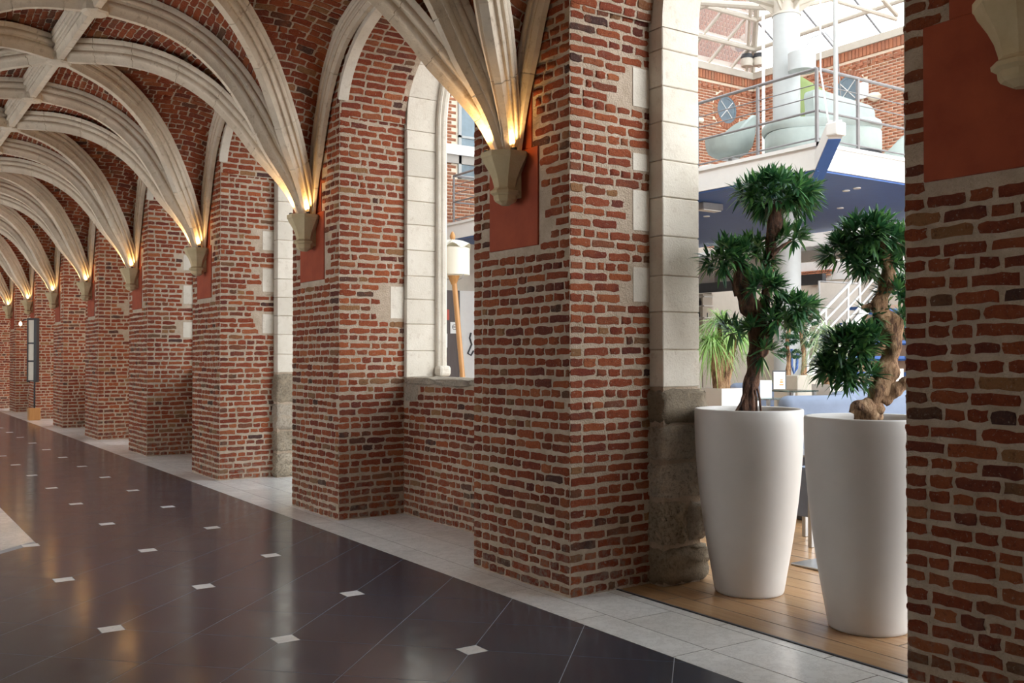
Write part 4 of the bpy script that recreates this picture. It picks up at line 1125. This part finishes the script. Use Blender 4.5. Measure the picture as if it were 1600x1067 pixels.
p, q = atX(1338, 131, XF - .04), atX(1356, 152, XF - .04); mb = MB(); mb.box((XF - .05, q.y, q.z), (XF - .005, p.y, p.z)); o = mb.out('wall_notice', 'card'); o['label'] = 'blank white rectangular board beside the far round window'; o['category'] = 'board'
wl_ = thing('wall_lamp', 'small white oval wall lamp left of the near-left round window', 'lamp', atY(1094, 187, YF - .05)); p = atY(1094, 187, YF - .1); mb = MB(); mb.bbox((p.x - .12, YF - .14, p.z - .06), (p.x + .12, YF - .02, p.z + .06), .04); mb.out('globe', 'shade', wl_); mb = MB(); mb.box((p.x - .03, YF - .03, p.z - .03), (p.x + .03, YF, p.z + .03)); mb.out('bracket', 'white', wl_)

# ------------------------------------------------------------------ glass roof
TR = .615; roof = struct('roof_courtyard', None, 'pitched glass roof over the courtyard with cream steel bars', 'roof')
SMAX = 6.0; ZR = ZT + .12
def hipP(a, s, plane):   # a = distance from the corner along the eaves, s = run inwards
    if plane == 0: return Vector((XF - a, YF - s, ZR + TR * s))
    return Vector((XF - s, YF - a, ZR + TR * s))
hip = MB(); hip.tube([hipP(0, 0, 0), hipP(SMAX, SMAX, 0)], .075, 8); hip.out('hip_tube', 'cream', roof)
hip = MB(); hip.tube([hipP(0, 0, 0) + Vector((-.25, .0, .0)), hipP(SMAX, SMAX, 0) + Vector((-.1, .1, -.35))], .045, 8); hip.out('hip_tube', 'cream', roof)
LEN = (15.3, 21.0)
for pl in (0, 1):
    for s in (.70, 1.42, 2.3, 3.4, 4.6, SMAX):
        mb = MB(); mb.tube([hipP(s, s, pl) - Vector((0, 0, .07)), hipP(LEN[pl], s, pl) - Vector((0, 0, .07))], .06, 8); mb.out('purlin', 'cream', roof)
    a = .85 if pl == 0 else 1.35
    st_ = .85 if pl == 0 else 1.35; i = 0; prev = 0
    while a < LEN[pl] + .1:
        s1 = min(a, SMAX); mb = MB(); mb.tube([hipP(a, 0, pl), hipP(a, s1, pl)], .028, 6); mb.out('rafter', 'cream' if pl == 0 else 'dsteel', roof)
        # panes
        ss = [0, .70, 1.42, 2.3, 3.4, 4.6, SMAX]
        for u0, u1 in zip(ss, ss[1:]):
            if u0 >= a: break
            if u1 <= prev + 1e-6: q = [hipP(prev, u0, pl), hipP(a, u0, pl), hipP(a, u1, pl), hipP(prev, u1, pl)]
            else:
                poly = clip([(prev, u0), (a, u0), (a, u1), (prev, u1)], 1, -1, 0)
                if len(poly) < 3: continue
                q = [hipP(x, s, pl) for x, s in poly]
            q = [v + Vector((0, 0, .03)) for v in q]
            c = sum(q, Vector()) / len(q); pr = proj(c)
            if pr and -100 < pr[0] < 1700 and -250 < pr[1] < 400: n_ = 'pane'
            else: n_ = 'pane'
            mb = MB(); mb.add([c + (v - c) * .985 for v in q], [list(range(len(q)))]); mb.out(n_, 'glass', roof)
        prev = a; a += st_; i += 1
for (x0, y0, x1, y1, d0, d1) in ((1296, -2, 1400, 30, 19, 21), (1378, -2, 1401, 24, 20, 21), (1080, 18, 1125, 0, 20, 18)):
    mb = MB(); mb.tube([atD(x0, y0, d0), atD(x1, y1, d1)], .045, 8); mb.out('brace_tube', 'cream', roof)
tp = MB(); tp.box((4.8, -3, ZR + TR * SMAX), (XF - SMAX, YF - SMAX, ZR + TR * SMAX + .01)); tp.out('flat_glazing', 'glass', roof)
for i, (x, y) in enumerate(((1167, 92), (1186, 91))):
    p = atD(x, y + 6, 26.0); t = thing('floodlight', 'round black-faced floodlight at the roof corner, %s of two' % ('left', 'right')[i], 'light', p)
    mb = MB(); mb.lathe(p, [(.05, -.12), (.15, -.1), (.17, .02), (.15, .10)], 18); smooth_edges(mb.out('body', 'cream', t)); mb = MB(); mb.lathe(p + Vector((0, 0, .10)), [(.15, 0), (.16, .04), (.13, .12), (.05, .14)], 18); mb.out('lens_hood', 'dark', t)
    mb = MB(); mb.tube([p - Vector((0, 0, .1)), Vector((p.x, p.y, ZT))], .03, 6); mb.out('bracket', 'cream', t)
# building beyond the roof
bb = thing('brick_building', 'pale brick building seen through the glass roof', 'building', (13, 23, 0))
mb = MB(); mb.box((9, 23, 0), (26, 30, 19)); mb.out('walls', 'bbrick', bb)
for (x0, z0) in ((16.6, 12.2), (18.9, 12.2), (21.2, 12.2)):
    mb = MB(); mb.box((x0, 22.93, z0), (x0 + .9, 23.05, z0 + 3.0)); mb.out('window', 'wglass', bb)

# ------------------------------------------------------------------ courtyard ground level
def sofa(label, P, Q, z1, depth=.7, arm=False):
    P, Q = Vector((P.x, P.y, 0)), Vector((Q.x, Q.y, 0)); t = thing('bench_sofa', label, 'sofa', P)
    u = (Q - P).normalized(); v = Vector((-u.y, u.x, 0)); L = (Q - P).length
    if v.dot(cF0) > 0: v = -v     # towards the camera
    def bx(a0, a1, b0, b1, z0, z1_, r, nm, m):
        mb = MB(); mb.bbox((a0, b0, z0), (a1, b1, z1_), r, 3); mb.V = [P + u * q.x + v * q.y + Vector((0, 0, q.z)) for q in mb.V]; return smooth_edges(mb.out(nm, m, t), 40)
    bx(0, L, 0, .22, .12, z1, .09, 'backrest', 'blue_fabric')
    n = max(1, round(L / .9))
    for i in range(n): bx(L * i / n + .005, L * (i + 1) / n - .005, .18, depth, .33, .48, .05, 'seat_cushion', 'blue_fabric')
    bx(0, L, .05, depth - .02, .10, .34, .02, 'base', 'blue_fabric'); bx(.05, L - .05, .08, depth - .08, .0, .10, .01, 'plinth', 'dark')
    return t
def sofa_px(label, x0, x1, y, D0, D1):
    p, q = atD(x0, y, D0), atD(x1, y, D1); return sofa(label, p, q, (p.z + q.z) / 2)
sofa_px('slate blue bench sofa right behind the two white planters', 1211, 1327, 617, 10.0, 10.2)
sofa_px('slate blue bench sofa in the back row, left stretch', 1140, 1257, 598, 14.7, 14.5)
sofa_px('slate blue bench sofa in the back row, right stretch by the bonsai trunk', 1277, 1420, 597, 13.9, 13.9)
sofa_px('slate blue bench sofa in the middle, seen right of the near one', 1290, 1410, 610, 11.8, 12.2)
def table(label, c, h, s, top='tglass', rect=True, leg=.02, name='side_table'):
    t = thing(name, label, 'table', (c.x, c.y, 0)); x, y = c.x, c.y
    mb = MB(); mb.bbox((x - s, y - s, h - .02), (x + s, y + s, h), .006); mb.out('top', top, t)
    for a, b in ((-1, -1), (1, -1), (1, 1), (-1, 1)):
        mb = MB(); mb.bbox((x + a * (s - .04) - leg, y + b * (s - .04) - leg, 0), (x + a * (s - .04) + leg, y + b * (s - .04) + leg, h - .02), .004, 1); mb.out('leg', 'steel', t)
    for b in (-1, 1): mb = MB(); mb.box((x - s + .04, y + b * (s - .04) - .008, .30), (x + s - .04, y + b * (s - .04) + .008, .33)); mb.out('rail', 'steel', t)
    return t
c = atD(1262, 712, 8.5); t8 = table('square steel-legged table between the two white planters', c, .77, .22, 'steel', name='cafe_table')
mb = MB(); mb.bbox((c.x - .16, c.y - .19, .24), (c.x - .10, c.y + .19, .75), .01); mb.out('dark_side_panel', 'blue_fabric', t8)
cb = atD(1292, 885, 7.49); t = thing('pedestal_table', 'pedestal table with flat steel base plate, mostly behind the right planter', 'table', (cb.x + .05, cb.y, 0))
mb = MB(); mb.bbox((cb.x - .19, cb.y - .19, .002), (cb.x + .19, cb.y + .19, .018), .004, 1); mb.out('base_plate', 'steel', t)
mb = MB(); mb.lathe((cb.x + .02, cb.y - .02, .018), [(.03, 0), (.03, .71)], 16); mb.out('stem', 'steel', t)
mb = MB(); mb.bbox((cb.x - .16, cb.y - .21, .73), (cb.x + .20, cb.y + .16, .755), .006); mb.out('top', 'blue_fabric', t)
for (lab, x, y, D, s) in (('high glass-topped table holding the menu display, right one', 1236, 609, 12.0, .23), ('high glass-topped table holding the white card, left one', 1180, 621, 10.8, .22)):
    c = atD(x, y, D); table(lab, c, c.z, s, name='glass_table')
def card(label, x, y, D, wpx, hpx, framed):
    c = atD(x, y, D); wd = wpx / F * D / 2; hh = hpx / F * D; t = thing('menu_card', label, 'menu card', c)
    r = cR * wd; base = c - Vector((0, 0, 0)); f = cF0
    if framed:
        mb = MB(); mb.loft([[base - r * 1.12 + f * d + Vector((0, 0, z)) for z in (0, hh * 1.08)] + [base + r * 1.22 + f * d + Vector((0, 0, z)) for z in (hh * 1.08, 0)] for d in (.012, .03)]); mb.out('stand', 'beam', t)
    mb = MB(); mb.loft([[base - r + f * d + Vector((0, 0, z)) for z in (0, hh)] + [base + r + f * d + Vector((0, 0, z)) for z in (hh, 0)] for d in (0, .010)]); mb.out('card', 'card', t)
    if framed:
        for (a, z0, z1, w_) in ((.35, .22, .30, .35), (.35, .36, .46, .28), (.35, .5, .56, .22)):
            mb = MB(); mb.loft([[base + r * (a - w_) + f * d + Vector((0, 0, z)) for z in (z0 * hh, z1 * hh)] + [base + r * (a + w_) + f * d + Vector((0, 0, z)) for z in (z1 * hh, z0 * hh)] for d in (-.002, .002)]); mb.out('burger_print', 'orange', t)
card('plain white folded card on the left glass table', 1197, 623, 10.75, 18, 29, False)
card('menu card with orange food picture in a dark stand', 1218, 608, 11.95, 18, 27, True)
card('plain white card beside the right bonsai trunk', 1405, 612, 11.9, 14, 36, False)

def nolina(label, x, ytop, D, pot, w, fol, m, nst=300, L=.5):
    c = atD(x, ytop, D); t = thing('potted_palm', label, 'plant', (c.x, c.y, 0)); h = c.z; mb = MB()
    if pot: mb.loft([[(c.x + a * s, c.y + b * s, z) for a, b in ((-1, -1), (1, -1), (1, 1), (-1, 1))] for s, z in ((w * .72, 0), (w, h - .02), (w, h), (w * .88, h), (w * .88, h - .05))]); mb.out('pot', 'planter', t); mb = MB(); mb.box((c.x - w * .88, c.y - w * .88, h - .06), (c.x + w * .88, c.y + w * .88, h - .03)); mb.out('soil', 'soil', t)
    for i, (dx_, dy_, hh) in enumerate(fol):
        top = c + cR * dx_ + cF0 * dy_ + Vector((0, 0, hh)); mb = MB(); trunk(mb, [c - Vector((0, 0, .05)) + cR * dx_ * .15, c + cR * dx_ * .4 + Vector((0, 0, hh * .4)), top], [.07, .055, .025], 31 + i, n=10, knob=.12); smooth_edges(mb.out('stem', 'bark_light', t), 80)
        mb = MB(); rg = random.Random(50 + i)
        for k in range(nst // len(fol)):
            a = rg.uniform(0, 2 * PI); el = rg.uniform(.15, 1.45); d = Vector((math.cos(a) * math.cos(el), math.sin(a) * math.cos(el), math.sin(el)))
            random.seed(k); leafmesh(mb, top, d, L * rg.uniform(.65, 1.1), .014, rg.uniform(.6, 1.5), 6)
        mb.out('leaves', m, t, stuff=True)
    return t
nolina('bushy ponytail palm in a cream pot by the stone jamb', 1127, 606, 9.6, True, .155, [(-.10, 0, .42), (.14, .05, .50), (.02, .1, .62)], 'leaf_light', 560, .44)
nolina('pale ponytail palm with arching leaves behind the right bonsai', 1294, 600, 12.1, True, .14, [(-.02, 0, .60), (.10, .05, .48)], 'leaf_pale', 200, .62)
random.seed(99)
# topiary
tb = atD(1246, 586, 13.2); box_ = thing('planter_box', 'low cream planter box holding two cloud-pruned trees', 'planter', (tb.x, tb.y, 0)); mb = MB(); mb.bbox((tb.x - .24, tb.y - .20, 0), (tb.x + .24, tb.y + .20, tb.z), .01); mb.out('box', 'cream', box_)
def topiary(label, D, stem, balls):
    t = thing('topiary_tree', label, 'tree', (atD(*stem[0], D).x, atD(*stem[0], D).y, tb.z)); mb = MB(); trunk(mb, [atD(x, y, D) for x, y in stem], [.035, .03, .025, .02], 71, n=8); mb.out('trunk', 'bark_light', t)
    for (x, y, rp) in balls:
        c = atD(x, y, D); r = rp / F * D; rg = random.Random(int(x + y)); mb = MB()
        for k in range(260):
            v = Vector((rg.gauss(0, 1), rg.gauss(0, 1), rg.gauss(0, 1))).normalized(); leafmesh(mb, c + Vector((v.x, v.y, v.z * .7)) * r * rg.uniform(.5, .9), v + Vector((0, 0, .3)), r * .45, .02, .1)
        mb.out('foliage', 'leaf_mid', t, stuff=True)
topiary('slim cloud-pruned tree with round green pads, left of the pair', 13.1, [(1231, 590), (1232, 560), (1230, 535), (1236, 500)], [(1231, 530, 13), (1223, 551, 9), (1240, 530, 9), (1238, 505, 10)])
topiary('bigger cloud-pruned tree with round green pads, right of the pair', 13.3, [(1256, 590), (1256, 555), (1252, 520), (1262, 480)], [(1248, 506, 18), (1264, 530, 15), (1244, 553, 9), (1262, 478, 18), (1272, 500, 10)])
# bent blue chair frame
cf = thing('blue_chair', 'chair with a curved blue tube frame beyond the sofas', 'chair', atD(1242, 600, 13.6)); mb = MB(); mb.tube([atD(1237, 545, 13.6), atD(1237, 570, 13.6), atD(1241, 583, 13.6), atD(1245, 575, 13.6), atD(1246, 552, 13.6)], .02, 8); mb.out('frame', 'blue', cf)
mb = MB(); s_ = atD(1241, 583, 13.6); mb.box((s_.x - .2, s_.y, s_.z - .5), (s_.x + .2, s_.y + .3, s_.z - .45)); mb.out('seat', 'blue', cf)
# beige screen, staircase
sc_ = thing('screen_wall', 'tall beige partition panel behind the staircase rails', 'partition', atD(1313, 600, 17.0))
p, q = atD(1281, 441, 17.0), atD(1346, 441, 17.6); mb = MB(); mb.loft([[(p.x, p.y, z), (q.x, q.y, z), (q.x + .08, q.y + .08, z), (p.x + .08, p.y + .08, z)] for z in (0, p.z)]); mb.out('panel', 'beige', sc_)
mb = MB(); mb.tube([(p.x - .02, p.y, 0), (p.x - .02, p.y, p.z + .02), (q.x, q.y, p.z + .02)], .02, 6); mb.out('edge_frame', 'white', sc_)
stt = thing('staircase', 'white-railed staircase with dark blue treads climbing to the right', 'staircase', atD(1275, 600, 15.5))
SD0 = 15.2
def sp_(x, y, e=0): return atD(x, y, SD0 + (x - 1270) * .012 + e)
for i in range(9):
    f = i / 8; x0 = 1262 + 90 * f; z = sp_(x0, 580 - 100 * f); a = sp_(x0 - 4, 590 - 112 * f); b = sp_(x0 + 95, 590 - 112 * f, .3); a.z = b.z = .2 + i * .27
    u = (b - a).normalized(); v = Vector((-u.y, u.x, 0)); mb = MB(); mb.loft([[a, b, b + v * .28, a + v * .28], [a + Vector((0, 0, .05)), b + Vector((0, 0, .05)), b + v * .28 + Vector((0, 0, .05)), a + v * .28 + Vector((0, 0, .05))]]); mb.out('tread', 'blue', stt)
for off in (0, 18, 36, 54):
    mb = MB(); mb.tube([sp_(1262, 512 + off), sp_(1345, 424 + off), sp_(1372, 392 + off)], .026 if off == 0 else .018, 8); mb.out('rail', 'white', stt)
for (x, y) in ((1325, 445), (1343, 425), (1290, 482), (1262, 512)):
    mb = MB(); mb.tube([sp_(x, y), sp_(x, y + 80)], .022, 8); mb.out('post', 'white', stt)
mb = MB(); mb.tube([sp_(1262, 590), sp_(1372, 462)], .07, 8); mb.out('stringer', 'white', stt)
# peach wall to the right
pw_ = struct('wall_lounge', None, 'peach coloured lounge wall behind the staircase', 'wall'); p, q = atX(1330, 470, 19.5), atX(1440, 470, 19.5); mb = MB(); mb.box((19.5, q.y - 1, 0), (19.6, p.y, 2.75)); mb.out('wall_face', 'peach', pw_)
for i in range(6):
    yy = 488 + i * 24; p, q = atX(1352, yy, 19.3), atX(1440, yy, 19.3); mb = MB(); mb.box((19.25, q.y, p.z - .05), (19.5, p.y, p.z + .05)); mb.out('ledge', 'blue', pw_)
# pale soffit pieces beneath the balcony rear
so = thing('soffit', 'white dropped ceiling edge beyond the blue balcony underside', 'ceiling', (16.5, 14, 3.6))
mb = MB(); mb.box((16.02, 5, 3.72), (17.25, 18.4, 3.80)); mb.out('ceiling_board', 'white', so)
mb = MB(); mb.box((16.02, 5, 3.50), (16.14, 18.4, 3.72)); mb.out('edge_beam', 'cream', so)
# small brick vault piece
bv = thing('brick_arch', 'small brick vault fragment on the far wall above the dark beam', 'arch', atX(1272, 435, 20.2)); mb = MB(); c = atX(1272, 425, 20.2)
for i in range(7):
    for j in range(12):
        hw_ = .55 - .08 * i
        if abs(-.6 + j * .11) < hw_: mb.box((20.2, c.y - .6 + j * .11 + (.03 if i % 2 else 0), c.z - i * .05), (20.42, c.y - .6 + j * .11 + .09 + (.03 if i % 2 else 0), c.z - i * .05 + .036))
mb.out('brick_courses', 'fbrick', bv, stuff=True)

# ------------------------------------------------------------------ seen through the near window
lp = thing('standing_lamp', 'big cream drum lamp on a varnished wooden pole seen through the near window', 'lamp', atD(723, 600, 12.0)); DL = 12.0
ctr = atD(707, 410, DL); r_ = 27 / F * DL
mb = MB(); mb.lathe((ctr.x, ctr.y, ctr.z), [(r_, -.155), (r_ * 1.0, .17), (r_ * .55, .20), (.03, .25)], 36, False); smooth_edges(mb.out('shade', 'shade', lp), 60)
mb = MB()
rr = []
for k in range(48):
    a = 2 * PI * k / 48; rr.append((a, r_ * (1.08 + .05 * math.cos(6 * a)), .03 * math.cos(6 * a)))
mb.loft([[Vector((ctr.x + math.cos(a) * q * s, ctr.y + math.sin(a) * q * s, ctr.z + .19 + z * s + dz)) for a, q, z in rr] for s, dz in ((1, 0), (.6, .05), (.1, .09))]); tcap = smooth_edges(mb.out('top_cap', 'shade', lp), 60)
mb = MB(); mb.lathe((ctr.x, ctr.y, ctr.z + .27), [(.012, 0), (.03, .02), (.036, .05), (.02, .09), (.004, .11)], 14); smooth_edges(mb.out('finial', 'pole', tcap))
pt = atD(709, 432, DL); pb = atD(723, 592, DL); dd_ = (pb - pt).normalized(); pf_ = pt + dd_ * (pt.z / -dd_.z)
mb = MB(); mb.tube([pt, pf_], .032, 14); smooth_edges(mb.out('pole', 'pole', lp), 60)
mb = MB(); mb.lathe(pt - Vector((0, 0, .04)), [(.03, -.06), (.055, .0), (.075, .05)], 16); mb.out('collar', 'pole', lp)
for s in (-1, 1): mb = MB(); mb.tube([pt + Vector((0, 0, -.06)), pt + cR * s * .10 + Vector((0, 0, -.02)), pt + cR * s * .13 + Vector((0, 0, .05))], .006, 6); mb.out('wire_arm', 'steel', lp)
mb = MB(); mb.lathe((pf_.x, pf_.y, 0), [(.22, 0), (.22, .03), (.05, .05)], 24); mb.out('foot', 'dark', lp)
sg = thing('notice_wall', 'dark wood cladding panel with signs seen through the near window', 'panel', atY(700, 560, 18.2))
p, q = atY(670, 452, 18.2), atY(718, 452, 18.2); mb = MB(); mb.box((p.x, 18.2, 0), (q.x, 18.26, p.z)); mb.out('cladding', 'darkwood', sg)
r2 = atY(750, 452, 18.2); mb = MB(); mb.box((q.x + .01, 18.2, 0), (r2.x, 18.26, p.z)); mb.out('white_panel', 'white', sg)
mb = MB(); mb.box((p.x - .3, 18.27, p.z), (r2.x, 18.35, p.z + .35)); mb.out('cream_header', 'cream', sg)
def sign(x0, y0, x1, y1, m, par, d=.0, name='sign_plate'):
    p, q = atY(x0, y0, 18.17 - d), atY(x1, y1, 18.17 - d); mb = MB(); mb.box((p.x, 18.17 - d, q.z), (q.x, 18.185 - d, p.z)); return mb.out(name, m, par)
def disc(x, y, r, m, par, d, name='sign_disc', rin=0):
    c = atY(x, y, 18.17 - d); R_ = r / F * 20.9; mb = MB()
    if rin:
        ri = rin / F * 20.9; V = []; n = 28
        for dd in (0, .006):
            for rad in (ri, R_): V += [(c.x + rad * math.cos(2 * PI * i / n), c.y - dd, c.z + rad * math.sin(2 * PI * i / n)) for i in range(n)]
        mb.add(V, [(i, (i + 1) % n, n + (i + 1) % n, n + i) for i in range(n)] + [(2 * n + i, 3 * n + i, 3 * n + (i + 1) % n, 2 * n + (i + 1) % n) for i in range(n)] + [(n + i, n + (i + 1) % n, 3 * n + (i + 1) % n, 3 * n + i) for i in range(n)])
    else:
        mb.loft([[(c.x + R_ * math.cos(2 * PI * i / 28), c.y + dd, c.z + R_ * math.sin(2 * PI * i / 28)) for i in range(28)] for dd in (0, .01)])
    return mb.out(name, m, par)
def sthing(label): return thing('sign', label, 'sign', atY(695, 500, 18.17))
s1 = sthing('red square sign with a white disc on the dark cladding'); sign(683, 483, 702, 500, 'signred', s1); disc(691, 491.5, 7.2, 'card', s1, .015)
s2 = sthing('round white sign with a dark blue cup shape below the red sign'); disc(691, 512, 7.8, 'card', s2, .0); sign(687, 512, 695, 516, 'signblue', s2, .012, 'emblem'); disc(691, 507, 2.2, 'grey', s2, .012)
s3 = sthing('white no smoking sign on the dark cladding'); sign(704, 503, 715.5, 521, 'card', s3); disc(710, 511, 4.2, 'dsteel', s3, .01, 'prohibition_ring', 3.3); sign(707.5, 510.3, 712.5, 511.5, 'dark', s3, .012, 'bar')
s4 = sthing('white notice with a red left column under the round sign'); sign(684, 521, 699, 543, 'card', s4); sign(684, 521, 687.5, 543, 'signred', s4, .012, 'red_column')
for yy in (525, 528.5, 532, 535.5): sign(689, yy, 697, yy + 1.2, 'signred', s4, .012, 'text_line')
hk = thing('coat_hook', 'dark curved metal hook on the white panel', 'hook', atY(733, 540, 18.1)); mb = MB(); mb.tube([atY(x, y, 18.18) for x, y in ((736, 520), (734, 528), (737, 538), (731, 552), (736, 555), (740, 548))], .02, 8); mb.out('hook', 'dark', hk)

# ------------------------------------------------------------------ tall glazed case at the far pier
gc = thing('display_case', 'tall narrow dark-framed glazed display case on the far pier', 'case', (3.8, 27.2, 0)); 
def gp(x, y): return atD(x, y, 24.6)
a, b = gp(44, 500), gp(57, 595); u = cR; f = cF0
def slabp(x0, y0, x1, y1, d0, d1, m, nm):
    p, q, = gp(x0, y0), gp(x1, y1); W = cR * ((x1 - x0) / F * 24.6); mb = MB()
    mb.loft([[Vector((p.x, p.y, z)) + f * d, Vector((p.x, p.y, z)) + W + f * d] [::1] + [Vector((p.x, p.y, z2)) + W + f * d, Vector((p.x, p.y, z2)) + f * d] for d in (d0, d1) for z, z2 in ((q.z, p.z),)]); return mb.out(nm, m, gc)
slabp(44, 500, 53.5, 594, 0, .08, 'shade', 'glazed_panel'); slabp(53.5, 497, 58, 597, -.02, .12, 'dark', 'frame_side'); slabp(43, 497, 44.5, 597, -.02, .1, 'dark', 'frame_side')
for yy in (497, 535, 563, 593): slabp(43, yy, 57, yy + 2.5, -.02, .1, 'dark', 'frame_bar')
mb = MB(); mb.tube([gp(54, 597), Vector((gp(54, 597).x, gp(54, 597).y, .0))], .02, 6); mb.out('stand_post', 'dark', gc)
mb = MB(); c = gp(53, 650); mb.bbox((c.x - .13, c.y - .13, .0), (c.x + .13, c.y + .13, .30), .01); mb.out('foot_box', 'pole', gc)
bl = thing('bulb_lamp', 'small lit bulb on an arm beside the glazed case', 'lamp', gp(32, 504)); mb = MB(); mb.lathe(gp(32, 507), [(.01, -.03), (.04, 0), (.03, .05), (.01, .07)], 12); mb.out('bulb', 'lamp', bl); mb = MB(); mb.tube([gp(33, 502), gp(40, 499), gp(45, 499)], .012, 6); mb.out('arm', 'dark', bl)
